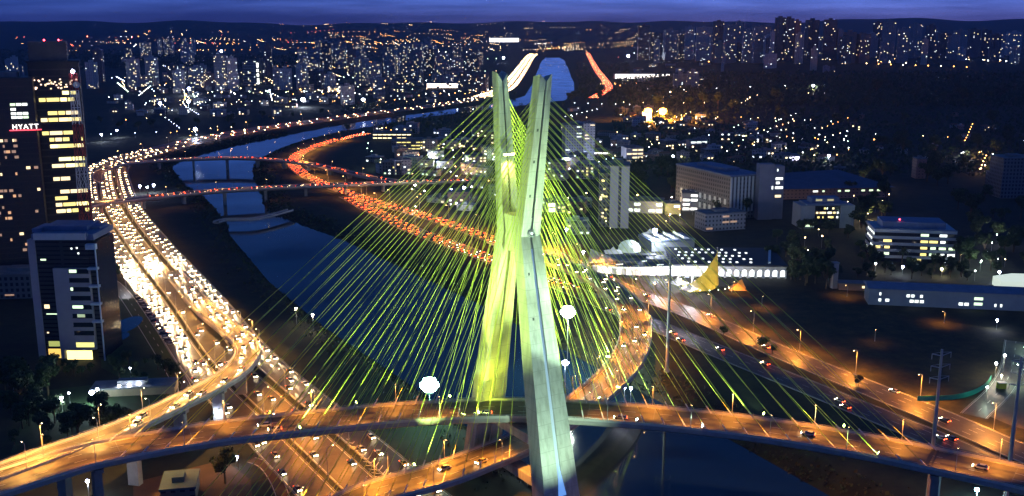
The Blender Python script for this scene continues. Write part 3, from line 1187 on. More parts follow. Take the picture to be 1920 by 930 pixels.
# the two blinding ones beside the bridge
GF = glow('blinding white lens', (0.85, 1.0, 0.9), 34)
GF2 = glow('blinding green lens', (0.5, 1.0, 0.76), 34)
mast_lamp(1065, 585, 0, 27, 'blinding white floodlight on a high mast right of the bridge mast', GF, 150000, (0.75, 1.0, .8), 3.0)
mast_lamp(805, 722, 0, 17, 'blinding green white floodlight on a high mast left of the bridge mast', GF2, 9000, (0.4, 1.0, .65), 3.3)
mast_lamp(1060, 680, 0, 14, 'smaller violet white lamp below the blinding white floodlight', glow('violet lens', (.62, .62, 1.0), 25), 6000, COOL, 1.4)

# lamps that light the mast and its cables
def deckspot(path, s, off, target, label, col, power, angle, lens, n=2):
    x, y, z = path.at(s, off, .1)
    flood(x, y, z, target, label, lens, power, angle, col, 1.6, .8, n, 'floodlights that light the bridge mast')


def mp_(sgn, z, du=0.0):
    return leg_point(sgn, z, du)


LENSW = glow('flood lens', (.75, 1.0, .8), 30)
LENSL = glow('lime flood lens', (.75, 1.0, .2), 30)
deckspot(UPPER, sU + 62, 8.7, mp_(-1, 62, 2), 'twin floodlight on the near right parapet of the upper deck aimed at the near leg', GREENW, 560000, 25, LENSW)
deckspot(UPPER, sU + 40, 8.7, mp_(-1, 96, 1), 'twin floodlight on the near right parapet closest to the near leg', GREENW, 820000, 28, LENSW)
flood(26, 268, .0, mp_(-1, 40, 3), 'floodlight on the bank in front of the near leg aimed steeply up', LENSW, 190000, 60, GREENW, 2.0, 1.0, 2, 'floodlights that light the bridge mast')
deckspot(UPPER, sU - 24, -8.7, mp_(1, 60, 0), 'twin lime floodlight on the far left parapet aimed at the far leg', LIME, 16000, 60, LENSL)
deckspot(UPPER, sU - 20, 8.7, mp_(1, 70, 0), 'twin lime floodlight on the near left parapet aimed at the far leg', (.9, 1.0, .06), 70000, 36, LENSL)
deckspot(UPPER, sU - 55, -8.7, (-6, 334, 112), 'twin lime floodlight on the far left parapet aimed at the upper left cables', LIME, 400000, 62, LENSL)
deckspot(UPPER, sU - 75, 8.7, (-20, 318, 85), 'twin lime floodlight on the near left parapet aimed at the lower left cables', LIME, 495000, 70, LENSL)
deckspot(UPPER, sU + 26, -8.7, (12, 345, 105), 'twin lime floodlight on the far right parapet beside the near leg', LIME, 630000, 80, LENSL)
deckspot(UPPER, sU + 80, -8.7, (26, 335, 92), 'twin lime floodlight on the far right parapet aimed at the right cables', LIME, 450000, 66, LENSL)
deckspot(LOWER, sL + 60, 7.6, (16, 350, 95), 'twin lime floodlight on the outer edge of the lower deck behind the mast', LIME, 630000, 60, LENSL)
deckspot(LOWER, sL + 95, -7.6, (16, 350, 85), 'twin lime floodlight on the inner edge of the lower deck where it curls away', LIME, 630000, 60, LENSL)
deckspot(UPPER, sU + 105, -8.7, (40, 325, 75), 'twin lime floodlight on the far right parapet aimed at the long right cables', LIME, 50000, 70, LENSL)
deckspot(UPPER, sU + 118, 8.7, (55, 322, 66), 'twin lime floodlight on the near right parapet towards the right end', LIME, 12000, 70, LENSL)
deckspot(UPPER, sU - 16, 8.7, mp_(1, 31, -3), 'lime floodlight on the near parapet aimed at the foot of the far leg', (.85, 1.0, .05), 26000, 60, LENSL, 1)
deckspot(UPPER, sU - 12, 8.7, mp_(1, 44, 0), 'twin lime floodlight on the near parapet facing the far leg', (.85, 1.0, .05), 36000, 50, LENSL)
deckspot(LOWER, sL - 45, -7.6, (-8, 316, 90), 'twin lime floodlight on the lower deck in front of the mast', LIME, 360000, 70, LENSL)

# bar floodlight fixed high on the inner face of the far arm
hp = leg_point(1, 113, -tu_at(113) / 2 - .9, -.2)
t = thing('bar_floodlight', 'glaring yellow green bar floodlight fixed on the inner face of the far mast arm', 'floodlight', hp, math.atan2(WY, WX))
m = MB()
m.box(-2.2, 2.2, -.35, .35, -.3, .3)
m.box(-.3, .3, .36, .9, -.2, .2)
m.build('lamp_housing', STEEL, t)
m = MB()
m.box(-2.1, 2.1, -.42, -.36, -.28, .28)
m.build('lamp_lens', glow('yellow green lens', (.85, 1.0, .25), 40), t)
spot((0, -1.6, -.6), (0, 1.0, -14), 14000, 95, (.9, 1.0, .12), .5, .6, t, 'flood_light')

# ------------------------------------------------------------------ traffic
CARCOL = {'white': (0.75, 0.75, 0.73), 'silver': (0.42, 0.43, 0.45), 'black': (0.015, 0.015, 0.017), 'grey': (0.12, 0.125, 0.13), 'gold': (0.40, 0.30, 0.16), 'blue': (0.03, 0.07, 0.22)}
TYRE = mat('tyre', (0.02, 0.02, 0.02), .8, 0)
HEADL = glow('headlight lens', (1.0, 0.76, 0.44), 90)
TAILL = glow('tail light lens', (1.0, 0.06, 0.012), 30)
PAINTS = {k: mat('car paint ' + k, c, 0.25, 0) for k, c in CARCOL.items()}
CGLASS = mat('car glass', (0.015, 0.017, 0.02), 0.08, 0)


def car_body(mb, mats=True, S=1.0):
    """saloon body, nose towards +x"""
    L_, W, = 4.3 * S, 1.76 * S
    h0, h1, h2 = .28 * S, .86 * S, 1.44 * S
    hull = []
    for x, y, z in ((-.5, .9, h0), (-.5, 1, h1 * .75), (-.47, .92, h1), (.30, .95, h1), (.485, .86, h1 * .80), (.5, .86, h1 * .55), (.49, .84, h0)):
        hull.append((x * L_, y * W / 2, z))
    n = len(hull)
    vs = hull + [(x, -y, z) for x, y, z in hull]
    fs = [(i, i + 1, n + i + 1, n + i) for i in range(n - 1)] + [(n - 1, 0, n, 2 * n - 1)]
    fs += [tuple(range(n - 1, -1, -1)), tuple(range(n, 2 * n))]
    mb.add(vs, fs, 0)
    cab = [(-.44, .86, h1), (-.30, .70, h2 * .98), (.06, .70, h2), (.25, .86, h1)]
    vs = [(x * L_, y * W / 2, z + .004) for x, y, z in cab] + [(x * L_, -y * W / 2, z + .004) for x, y, z in cab]
    mb.add(vs, [(0, 1, 5, 4), (2, 3, 7, 6), (3, 2, 1, 0), (4, 5, 6, 7)], 1)
    mb.add(vs, [(1, 2, 6, 5)], 0)
    for x in (-.31, .31):
        for s in (-1, 1):
            mb.tube((x * L_, s * (W / 2 - .18), .31 * S), (x * L_, s * (W / 2 + .01), .31 * S), .31 * S, n=10, mi=2)


car_mesh = {}
for k in CARCOL:
    m = MB()
    car_body(m)
    car_mesh[k] = m.mesh('car', [PAINTS[k], CGLASS, TYRE])
HL, TL = {}, {}
for s in (-1, 1):
    m = MB()
    m.rbox((2.14, s * .56, .66), (.10, .40, .20))
    HL[s] = m.mesh('headlight', [HEADL])
    m = MB()
    m.rbox((-2.16, s * .62, .72), (.08, .38, .22))
    TL[s] = m.mesh('tail_light', [TAILL])

slots = []      # (distance, path index, s, offset, reversed)


def fill(pi, path, offs, s0, s1, gap, rev, dz, jam=0.5):
    for off in offs:
        s = s0 + random.uniform(0, gap)
        while s < s1:
            p = path.at(s, off, dz)
            d = math.hypot(p[0], p[1])
            px = 960 + F * p[0] / (p[1] * CP + (EYE - p[2]) * SP)
            if -40 < px < 1960:
                slots.append((d, pi, p, path.dir(s) + (math.pi if rev else 0)))
            s += gap * (0.62 + random.expovariate(1 / 0.5) * (1 if random.random() > jam else .4))


def offs(a, b, n):
    return [a + .5 + (b - a - 1) * (k + .5) / n for k in range(n)]


eN = EXPW.near(*G(740, 965))
e1 = EXPW.near(*G(427, 675))
e2 = EXPW.near(*G(214, 390))
fill('in the local lanes of the left bank expressway', EXPW, offs(-22, -9.5, 3), e2, e1 + 60, 19, False, .12)
fill('in the local lanes of the left bank expressway near the bridge', EXPW, offs(-22, -9.5, 3), e1 + 60, eN, 40, False, .12)
fill('in the middle lanes of the left bank expressway', EXPW, offs(-6, 7, 4), e2, EXPW.near(*G(300, 510)), 19, False, .12)
fill('in the middle lanes of the left bank expressway beside the ramp', EXPW, offs(-6, 7, 4), EXPW.near(*G(300, 510)), eN, 70, False, .12)
fill('in the riverside lanes of the left bank expressway', EXPW, offs(9.5, 22, 4), e2, e1, 20, False, .12)
fill('in the riverside lanes of the left bank expressway near the bridge', EXPW, offs(9.5, 22, 4)[2:], e1, eN, 22, False, .12)
fill('on the golden curved ramp', RAMP, (-2.3, 1.6), 10, RAMP.L - 60, 30, False, .06)
fill('on the upper deck of the bridge', UPPER, (4.6, -.2), sU - 150, sU + 150, 75, True, .06, 0)
fill('on the lower deck of the bridge', LOWER, (2.5, -2), sL - 90, sL + 60, 70, True, .06, 0)
fill('on the far curl of the lower deck', LOWER, (-4, 0.2, 4), sL + 110, LOWER.L - 10, 34, True, .06)
fill('on the nearer red river flyover', FLY1, (-3.2, 0, 3.2), 60, FLY1.L - 20, 15, False, .06)
fill('on the farther river flyover', FLY2, (-2, 1.6), 60, FLY2.L - 20, 20, True, .06)
fill('in the red jam on the inner right bank carriageway', RB1, offs(-7, 7, 4), 0, RB1.L - 5, 14, False, .12)
fill('in the red jam on the riverside right bank carriageway', RB2, offs(-7.5, 7.5, 4), RB2.near(*G(1050, 535)), RB2.L - 5, 14, False, .12)
fill('on the dark right bank expressway beyond the bridge', RB2, offs(-7.5, 7.5, 4), 30, RB2.near(*G(1050, 535)), 95, False, .12)
fill('on the orange avenue beside the dark field', AVE, offs(-8, 8, 4)[:3], 60, AVE.L - 20, 150, True, .12)
e0 = 20
e3 = EXPW.near(*G(905, 182))
fill('far', EXPW, offs(-22, -9.5, 3) + offs(-6, 7, 3) + offs(9.5, 22, 3), e0, e3, 17, False, .12)
fill('far', EXPW, [-16, 2, 14], e3, EXPW.near(*G(300, 281)), 34, False, .12)
fill('far', EXPW, offs(-22, -9.5, 2) + offs(-6, 7, 3) + offs(9.5, 22, 3), EXPW.near(*G(300, 281)), e2, 19, False, .12)
fill('far red', FARR, [-9, -5, -1, 3, 7], 0, FARR.L, 15, True, .12)
slots.sort(key=lambda q: q[0])
counts = {}
PAL = ['white', 'silver', 'grey', 'silver', 'white', 'silver', 'gold', 'blue', 'silver', 'gold', 'black']
distant = MB()
for i, (d, where, p, rz) in enumerate(slots):
    if i < 295 and not where.startswith('far'):
        c = random.choice(PAL)
        n = counts[(where, c)] = counts.get((where, c), 0) + 1
        o = link('car', car_mesh[c], None, p, rz)
        tag(o, '%s nearest %s car %s' % (nth(n), c, where), 'car', 'cars ' + where)
        for s in (-1, 1):
            link('headlight', HL[s], o)
            link('tail_light', TL[s], o)
        if 'red' in where:
            spot((-2.4, 0, .85), (-9, 0, 0), 30000, 30, (1, .10, .012), .15, .7, o, 'tail_light_glow')
        elif 'bridge' not in where and 'beside the ramp' not in where and where.startswith(('in the local', 'in the middle', 'in the riverside lanes', 'on the golden')):
            spot((2.4, 0, .8), (11, 0, 0), 60000, 17, (1, .68, .34), .15, .8, o, 'headlight_beam')
    else:
        ca, sa = math.cos(rz), math.sin(rz)
        T = lambda x, y, z: (p[0] + x * ca - y * sa, p[1] + x * sa + y * ca, p[2] + z)
        k = 1.0 if d < 1400 else 1.5
        distant.rbox(T(0, 0, .72), (4.3, 1.76, 1.0), rz, 0)
        distant.rbox(T(-.3, 0, 1.3), (2.2, 1.5, .5), rz, 1)
        for s in (-1, 1):
            distant.rbox(T(2.2, s * .6, .72), (.12, .42 * k, .3 * k), rz, 2)
            distant.rbox(T(-2.2, s * .6, .74), (.12, .42 * k, .3 * k), rz, 3)
tag(distant.build('distant_traffic', [PAINTS['grey'], CGLASS, glow('far headlight', (1.0, .66, .34), 45), glow('far tail light', (1.0, .07, .012), 30)]), 'dense distant traffic with lights on along the river roads', 'traffic', kind='stuff')

# cars parked in a row along the frontage street
for k in range(17):
    s = 70 + k * 6.4
    if s > PLAZA.L - 5:
        break
    x, y, z = PLAZA.at(s, -6.6, .06)
    c = ['silver', 'black', 'white', 'grey'][k % 4]
    o = link('parked_car', car_mesh[c], None, (x, y, z), PLAZA.dir(s) + math.pi / 2 * .8)
    tag(o, '%s parked car, %s in the row along the frontage street from the far end' % (c, nth(k + 1)), 'car', 'cars parked along the frontage street')

# ------------------------------------------------------------------ buildings
F_PALE = facade('pale facade', (0.46, 0.47, 0.50), (0.03, 0.035, 0.05), 3.4, 3.1, .34)
F_GREY = facade('grey facade', (0.30, 0.32, 0.36), (0.02, 0.025, 0.04), 3.0, 3.2, .28)
F_BRICK = facade('reddish facade', (0.30, 0.18, 0.16), (0.02, 0.02, 0.03), 3.6, 3.1, .36)
F_DARK = facade('dark facade', (0.13, 0.14, 0.16), (0.012, 0.015, 0.022), 3.0, 3.4, .22)
F_CREAM = facade('cream facade', (0.46, 0.43, 0.38), (0.03, 0.03, 0.035), 3.8, 3.0, .40)
F_BAND = facade('banded facade', (0.36, 0.37, 0.38), (0.025, 0.03, 0.04), 60, 3.6, .25)
FAC = {'pale': F_PALE, 'grey': F_GREY, 'reddish': F_BRICK, 'dark': F_DARK, 'cream': F_CREAM, 'banded': F_BAND}
W_WARM = glow('warm window', (1.0, 0.76, 0.40), 1.8)
W_YEL = glow('yellow window', (1.0, 0.80, 0.22), 1.5)
W_WHITE = glow('white window', (0.92, 1.0, 0.92), 1.9)
W_GREEN = glow('greenish window', (0.75, 1.0, 0.62), 1.5)
W_DIM = glow('dim window', (1.0, 0.55, 0.25), 0.4)
W_FAR = glow('far warm window', (1.0, 0.72, 0.42), 3.5)
W_FARW = glow('far white window', (0.88, 0.96, 1.0), 3.2)
W_FARY = glow('far yellow window', (1.0, 0.85, 0.45), 3)
q = MB()
q.add([(-.5, 0, -.5), (.5, 0, -.5), (.5, 0, .5), (-.5, 0, .5)], [(0, 1, 2, 3)])
_quads = {}


def window(parent, x, y, z, w_, h_, m, face='front', name='lit_window'):
    if m.name not in _quads:
        _quads[m.name] = q.mesh('window', [m])
    o = link(name, _quads[m.name], parent, (x, y, z), {'front': 0, 'right': math.pi / 2, 'left': -math.pi / 2}[face])
    o.scale = (w_, 1, h_)
    return o


def block(px0, px1, ytop, ybase, label, cat='apartment block', fac='pale', depth=None, lit=0.12, wmats=None, rot=None, cap=30, name='apartment_block', group=None, crown=True, zt=None, winw=2.0, winh=1.5, floor=3.1, bay=3.4):
    cx = (px0 + px1) / 2
    X, Y, Z = GT(cx, ybase)
    dist = Y * CP + (EYE - Z) * SP
    wd = max(5.0, (px1 - px0) * dist / F)
    top = ZAT(ytop, Y)
    h = max(3.2, top - Z)
    dp = depth or min(max(9.0, wd * random.uniform(.6, 1.0)), 26)
    if rot is None:
        rot = random.uniform(-.35, .35)
    t = thing(name, label, cat, (X, Y, Z - .3), rot, group)
    m = MB()
    hw, hd = wd / 2, dp / 2
    if wd > 14 and h > 25 and random.random() < .6:
        a = wd * random.uniform(.12, .22)
        poly = [(-hw, -hd + 1.5), (-a, -hd + 1.5), (-a, -hd), (a, -hd), (a, -hd + 1.5), (hw, -hd + 1.5), (hw, hd), (-hw, hd)]
        fy = -hd + 1.5
        notch = a
    else:
        poly = [(-hw, -hd), (hw, -hd), (hw, hd), (-hw, hd)]
        fy = -hd
        notch = None
    m.prism(poly, 0, h, 0, 1)
    for x0, x1, y0, y1 in ((-hw, hw, -hd, -hd + .35), (-hw, hw, hd - .35, hd), (-hw, -hw + .35, -hd + .35, hd - .35), (hw - .35, hw, -hd + .35, hd - .35)):
        if notch is None:
            m.box(x0 + .02, x1 - .02, y0 + .02, y1 - .02, h + .003, h + .9, 0)
    m.build('wall', [FAC[fac], ROOFG], t)
    if crown:
        m = MB()
        cw = min(wd * .42, 9)
        m.box(-cw / 2, cw / 2, -dp * .2, dp * .25, h + .004, h + min(4.5, .08 * h + 1.5), 0)
        if random.random() < .5 and h > 20:
            m.tube((0, 0, h + 2), (0, 0, h + 9), .12, n=5)
        m.build('roof_house', [FAC[fac] if fac != 'banded' else ROOFG], t)
    nf, nb = max(1, int(h / floor)), max(1, int(wd / bay))
    cells = [(f_, b_) for f_ in range(nf) for b_ in range(nb)]
    random.shuffle(cells)
    wmats = wmats or ([W_FAR, W_FARW, W_FARY] if Y > 1300 else [W_WARM, W_WHITE, W_YEL, W_GREEN])
    nlit = min(cap, int(round(len(cells) * lit * random.uniform(.6, 1.4))))
    for f_, b_ in cells[:nlit]:
        x = -hw + (b_ + .5) * wd / nb
        yy = fy
        if notch and abs(x) < notch + 1.2:
            if abs(x) > notch - 1.2:
                continue
            yy = -hd
        window(t, x, yy - .06, min((f_ + .55) * floor, h - 1), winw * random.uniform(.7, 1.2), winh, random.choice(wmats))
    side = 'left' if X > 0 else 'right'
    nb2 = max(1, int(dp / 4))
    for _ in range(min(int(cap * .3), int(nf * nb2 * lit * .8))):
        f_, b_ = random.randrange(nf), random.randrange(nb2)
        window(t, (hw + .06) * (1 if side == 'right' else -1), -hd + (b_ + .6) * (dp - 1) / nb2, (f_ + .55) * floor, 1.6, winh, random.choice(wmats), side)
    return t


# --- skylines ---------------------------------------------------------------
def skyline(rows, region, grp, facs, lit, **kw):
    rows = sorted(rows, key=lambda r: r[0])
    n = {}
    for r_ in rows:
        fc = r_[4] if len(r_) > 4 else random.choice(facs)
        wd = r_[1] - r_[0]
        hgt = r_[3] - r_[2]
        shape = 'slender' if wd < 11 else ('tall' if hgt > 2.2 * wd else ('broad' if wd > 20 else 'squat' if hgt < wd else 'mid-height'))
        key = (shape, fc)
        n[key] = n.get(key, 0) + 1
        block(r_[0], r_[1], r_[2], r_[3], '%s %s %s tower from the left %s' % (nth(n[key]), shape, fc, region), 'apartment tower' if hgt > wd else 'building', fc, lit=lit * random.uniform(.5, 1.6), group=grp, name='apartment_tower' if hgt > wd else 'city_building', **kw)


right_sky = [(1195, 1216, 47, 112, 'reddish'), (1218, 1240, 62, 112), (1244, 1268, 56, 113), (1270, 1282, 66, 112), (1283, 1300, 50, 112), (1304, 1332, 51, 114, 'pale'), (1336, 1353, 40, 117, 'dark'), (1356, 1378, 47, 118, 'grey'), (1377, 1389, 41, 112, 'grey'), (1391, 1409, 58, 118), (1410, 1440, 50, 118, 'grey'), (1442, 1449, 60, 124, 'pale'), (1451, 1467, 33, 116, 'dark'), (1467, 1483, 34, 115, 'dark'), (1483, 1498, 39, 114, 'reddish'), (1509, 1530, 37, 110, 'dark'), (1541, 1564, 37, 112, 'dark'), (1566, 1577, 56, 112, 'grey'), (1580, 1600, 60, 118), (1603, 1626, 64, 118), (1634, 1650, 42, 104, 'dark'), (1652, 1674, 40, 118, 'grey'), (1680, 1700, 54, 118), (1704, 1722, 45, 108, 'grey'), (1734, 1749, 47, 106, 'dark'), (1758, 1778, 62, 108), (1786, 1808, 57, 110), (1812, 1832, 55, 108, 'dark'), (1835, 1852, 57, 106), (1856, 1878, 64, 108), (1886, 1910, 60, 104), (1432, 1455, 100, 128, 'pale'), (1519, 1531, 90, 132, 'cream'), (1543, 1554, 124, 136), (1556, 1566, 125, 135), (1352, 1357, 118, 134, 'pale'), (1288, 1309, 133, 166, 'grey'), (1262, 1288, 138, 166, 'grey')]
_r = random.Random(99)
for _ in range(26):
    x = _r.uniform(1200, 1900)
    w_ = _r.uniform(10, 20)
    right_sky.append((x, x + w_, _r.uniform(60, 92), _r.uniform(104, 122), _r.choice(['pale', 'grey', 'cream', 'dark'])))
skyline(right_sky, 'in the right hand skyline', 'towers of the right hand skyline', ['grey', 'dark', 'pale', 'reddish', 'grey'], .045, cap=16)

left_sky = [(14, 24, 112, 148, 'pale'), (24, 36, 107, 148, 'pale'), (36, 45, 124, 147, 'grey'), (165, 184, 116, 166, 'pale'), (180, 196, 93, 154, 'reddish'), (240, 264, 110, 162, 'pale'), (277, 297, 108, 160, 'pale'), (298, 304, 74, 106, 'pale'), (310, 326, 73, 106, 'grey'), (344, 350, 73, 106, 'pale'), (360, 367, 72, 106, 'pale'), (318, 332, 122, 162), (336, 350, 124, 163, 'grey'), (356, 382, 126, 164, 'pale'), (384, 403, 138, 168, 'reddish'), (406, 428, 104, 170, 'grey'), (428, 447, 109, 170, 'pale'), (457, 482, 116, 160, 'banded'), (484, 498, 113, 158, 'dark'), (499, 512, 84, 150, 'dark'), (513, 524, 126, 168, 'grey'), (524, 548, 128, 168), (556, 568, 122, 168, 'pale'), (568, 578, 120, 168, 'pale'), (582, 606, 132, 166), (560, 576, 92, 124), (604, 622, 80, 130, 'dark'), (628, 650, 78, 128), (652, 668, 92, 140, 'reddish'), (668, 690, 108, 160), (694, 716, 118, 168), (722, 744, 92, 140, 'grey'), (744, 764, 84, 138), (766, 792, 80, 136, 'grey'), (798, 818, 92, 140, 'dark'), (820, 842, 100, 142), (764, 792, 128, 160, 'banded'), (700, 722, 146, 184, 'grey'), (862, 915, 136, 172, 'dark'), (846, 868, 110, 146), (874, 900, 104, 140), (732, 760, 150, 186, 'dark'), (640, 664, 160, 196, 'grey')]
for _ in range(44):
    x = _r.uniform(215, 905)
    w_ = _r.uniform(11, 24)
    yb = _r.uniform(112, 176)
    left_sky.append((x, x + w_, yb - _r.uniform(14, 42), yb, _r.choice(['pale', 'grey', 'cream', 'pale', 'banded'])))
skyline(left_sky, 'in the left bank skyline', 'towers of the left bank skyline', ['grey', 'pale', 'dark', 'cream'], .13, cap=26)


# --- low town ---------------------------------------------------------------
def house(px, py, wpx, hm, label, fac, lit, roof, grp):
    X, Y, Z = GT(px, py)
    if rdist(X, Y) < 16:
        return
    for P_ in (EXPW, RB1, RB2, AVE, LOWER):
        s = P_.near(X, Y)
        a = P_.at(s)
        if math.hypot(a[0] - X, a[1] - Y) < (36 if P_ is EXPW else 24):
            return
    dist = Y * CP + (EYE - Z) * SP
    wd = wpx * dist / F
    dp = wd * random.uniform(.5, .9)
    rot = random.uniform(-.5, .5)
    t = thing('town_building' if hm > 7 else 'house', label, 'building' if hm > 7 else 'house', (X, Y, Z - .3), rot, grp)
    m = MB()
    m.box(-wd / 2, wd / 2, -dp / 2, dp / 2, 0, hm)
    m.build('wall', FAC[fac], t)
    m = MB()
    if roof:
        e = .5
        m.add([(-wd / 2 - e, -dp / 2 - e, hm + .01), (wd / 2 + e, -dp / 2 - e, hm + .01), (wd / 2 + e, dp / 2 + e, hm + .01), (-wd / 2 - e, dp / 2 + e, hm + .01), (-wd / 2 + dp * .3, 0, hm + dp * .22), (wd / 2 - dp * .3, 0, hm + dp * .22)],
              [(0, 1, 5, 4), (1, 2, 5), (2, 3, 4, 5), (3, 0, 4), (3, 2, 1, 0)])
    else:
        m.box(-wd / 2 - .2, wd / 2 + .2, -dp / 2 - .2, dp / 2 + .2, hm + .004, hm + .5)
        m.box(-wd * .2, wd * .1, -dp * .2, dp * .2, hm + .504, hm + 2.6)
    m.build('roof', mat('tile roof', (0.17, 0.085, 0.06), .8, .3, .3) if roof else random.choice([ROOFG, mat('pale roof', (0.35, 0.36, 0.38), .7, .2, .2)]), t)
    nf, nb = max(1, int(hm / 3.2)), max(1, int(wd / 4))
    for f_ in range(nf):
        for b_ in range(nb):
            if random.random() < lit:
                window(t, -wd / 2 + (b_ + .5) * wd / nb, -dp / 2 - .06, (f_ + .55) * 3.2, 2.2, 1.5, random.choice([W_WARM, W_WHITE, W_YEL, W_GREEN] if Y < 1100 else [W_FAR, W_FARW, W_FARY]))
    return t


def town(x0, x1, y0, y1, n, region, hs=(4, 10), wpx=(12, 26), lit=.2, facs=('pale', 'grey', 'cream', 'reddish', 'dark')):
    pts = sorted([(random.uniform(x0, x1), random.uniform(y0, y1)) for _ in range(n)])
    c = {}
    for px, py in pts:
        fc = random.choice(facs)
        hm = random.uniform(*hs)
        roof = hm < 7 and random.random() < .7
        kind = ('tiled house' if roof else ('flat house' if hm < 7 else 'flat block'))
        c[(fc, kind)] = c.get((fc, kind), 0) + 1
        k = (py - 60) / 300
        house(px, py, random.uniform(*wpx) * max(.35, k), hm, '%s %s %s from the left %s' % (nth(c[(fc, kind)]), fc, kind, region), fc, lit, roof, 'buildings ' + region)


town(700, 950, 245, 330, 34, 'in the dense quarter left of the mast', (5, 16), (26, 44), .35)
town(1060, 1330, 205, 300, 46, 'in the dense quarter right of the mast', (4, 12), (22, 40), .18)
town(1300, 1560, 235, 305, 34, 'in the lit quarter beyond the pitched hall', (4, 10), (20, 38), .3)
town(760, 960, 340, 420, 12, 'behind the left cables', (5, 14), (26, 46), .4)
town(1030, 1130, 300, 440, 11, 'behind the right cables', (5, 16), (26, 44), .35)
town(210, 560, 170, 225, 46, 'on the left bank below the towers', (4, 12), (22, 44), .25)
town(560, 920, 168, 196, 30, 'on the left bank beyond the bend', (4, 14), (22, 44), .3)
town(1150, 1330, 120, 175, 16, 'near the far right bank road', (4, 12), (30, 60), .2)
town(1560, 1900, 215, 330, 14, 'scattered in the dark wooded slope on the right', (4, 8), (14, 26), .25)

# --- tall dark towers at the left edge ---------------------------------------
YT = 622.0


def tower_left():
    t = thing('office_tower', 'tall dark office tower at the left edge with a column of yellow lit floors', 'office tower', (XAT(120, YT, 60), YT, 0), 0.37)
    z1 = ZAT(118, YT)
    z2 = ZAT(78, YT)
    hw = 14.0
    m = MB()
    m.box(-hw, hw, 0, 26, 0, z1)
    m.box(-hw - .6, hw + .6, -.6, 26.6, z1 + .004, z1 + 1.2)
    m.build('wall', facade('bronze facade', (0.022, 0.018, 0.022), (0.01, 0.01, 0.016), 3.2, 4.0, .3), t)
    m = MB()
    m.box(-hw + 1, hw - 6, 3, 24, z1 + 1.21, z2)
    for k in range(4):
        m.box(-hw + .6, hw - 5.6, 2.6, 24.4, z1 + 4 + k * (z2 - z1 - 4) / 4, z1 + 4.7 + k * (z2 - z1 - 4) / 4)
    m.build('crown', mat('crown cladding', (0.10, 0.085, 0.085), .5, .2, .2), t)
    rl = MB()
    for x in (-4, 4):
        rl.octa((x, 8, z2 + .8), .6)
    rl.build('warning_lamp', glow('red warning lamp', (1, .05, .08), 20), t)
    # floor bands stand proud of the glass
    fl = MB()
    for k in range(int(z1 / 4.0)):
        fl.box(-hw - .25, hw + .25, -.3, -.02, k * 4.0 + 3.0, k * 4.0 + 3.9)
    fl.build('floor_bands', mat('band cladding', (0.06, 0.05, 0.05), .6, .15, .3), t)
    rnd = random.Random(5)
    rows = {176: .55, 190: .75, 206: .8, 219: .85, 230: 1.0, 243: .85, 256: .6, 268: .8, 279: .7, 292: .4, 306: 1.0, 318: .25, 331: .35, 344: .3, 357: .35, 368: .5, 378: .35, 392: .8}
    for py, fr in rows.items():
        z = round((ZAT(py, YT) - 1.6) / 4.0) * 4.0 + 1.55
        x = -hw + 4.5 if py < 250 else -hw + 8.2
        while x < hw - 1.5:
            ln = rnd.choice([2.6, 3.6, 5.2, 7.0])
            ln = min(ln, hw - 1.2 - x)
            if rnd.random() < fr and ln > 1:
                window(t, x + ln / 2, -.33, z, ln, 2.2, rnd.choice([W_YEL, W_YEL, W_WARM, glow('bright yellow window', (1.0, .86, .35), 2.6)]))
            x += ln + .6
    # cluster of small lamps on the upper floors
    for py in (150, 155, 160, 165):
        for _ in range(9):
            x = rnd.uniform(-hw + 3, hw - 1)
            window(t, x, -.33, ZAT(py + rnd.uniform(-2, 2), YT), .9, .8, rnd.choice([W_WARM, glow('peach window', (1, .66, .45), 2.5)]))
    return t


tower_left()
yt2 = 604.0
t = thing('hotel_block', 'broad dark hotel block at the left edge carrying the illuminated letters', 'hotel', (XAT(22, yt2, 70), yt2 - 2, 0), .34)
z1 = ZAT(150, yt2)
m = MB()
m.box(-34, 16.6, 0, 24, 0, z1)
m.box(-34.5, 17.1, -.5, 24.5, z1 + .004, z1 + 1.3)
m.build('wall', facade('dark hotel facade', (0.05, 0.038, 0.04), (0.015, 0.024, 0.03), 3.6, 3.3, .42), t)
m = MB()
m.box(-30, 8, 6, 20, z1 + 1.31, z1 + 4.4)
m.build('roof_house', ROOFG, t)
fl = MB()
for k in range(int(z1 / 3.3)):
    if abs(k * 3.3 - 93.5) > 5:
        fl.box(-34.2, 16.8, -.28, -.02, k * 3.3 + 2.7, k * 3.3 + 3.2)
fl.build('floor_bands', mat('hotel bands', (0.07, 0.055, 0.055), .7, .2, .3), t)
rnd = random.Random(11)
for py in (157, 164, 171, 183, 190, 196, 202, 208, 214, 225):
    window(t, -8 + .5, -.3, ZAT(py, yt2), 2.4 if py != 183 else 7.5, 1.7, W_YEL)
    if rnd.random() < .5:
        window(t, -4.4, -.3, ZAT(py, yt2), 2.0, 1.2, W_DIM)
for py in (196, 205, 213, 220):
    for x in (5.0, 8.2, 11.4):
        if rnd.random() < .85:
            window(t, x, -.3, ZAT(py, yt2), 2.8, 1.5, rnd.choice([W_WHITE, W_GREEN, W_WHITE]))
for _ in range(56):
    py = rnd.uniform(262, 470)
    window(t, rnd.uniform(-14, 15), -.3, round(ZAT(py, yt2) / 3.3) * 3.3 + 1.3, rnd.choice([1.0, 1.6, 2.2]), 1.6, rnd.choice([W_DIM, W_DIM, W_DIM, W_WARM, glow('orange window', (1, .5, .2), .9)]))
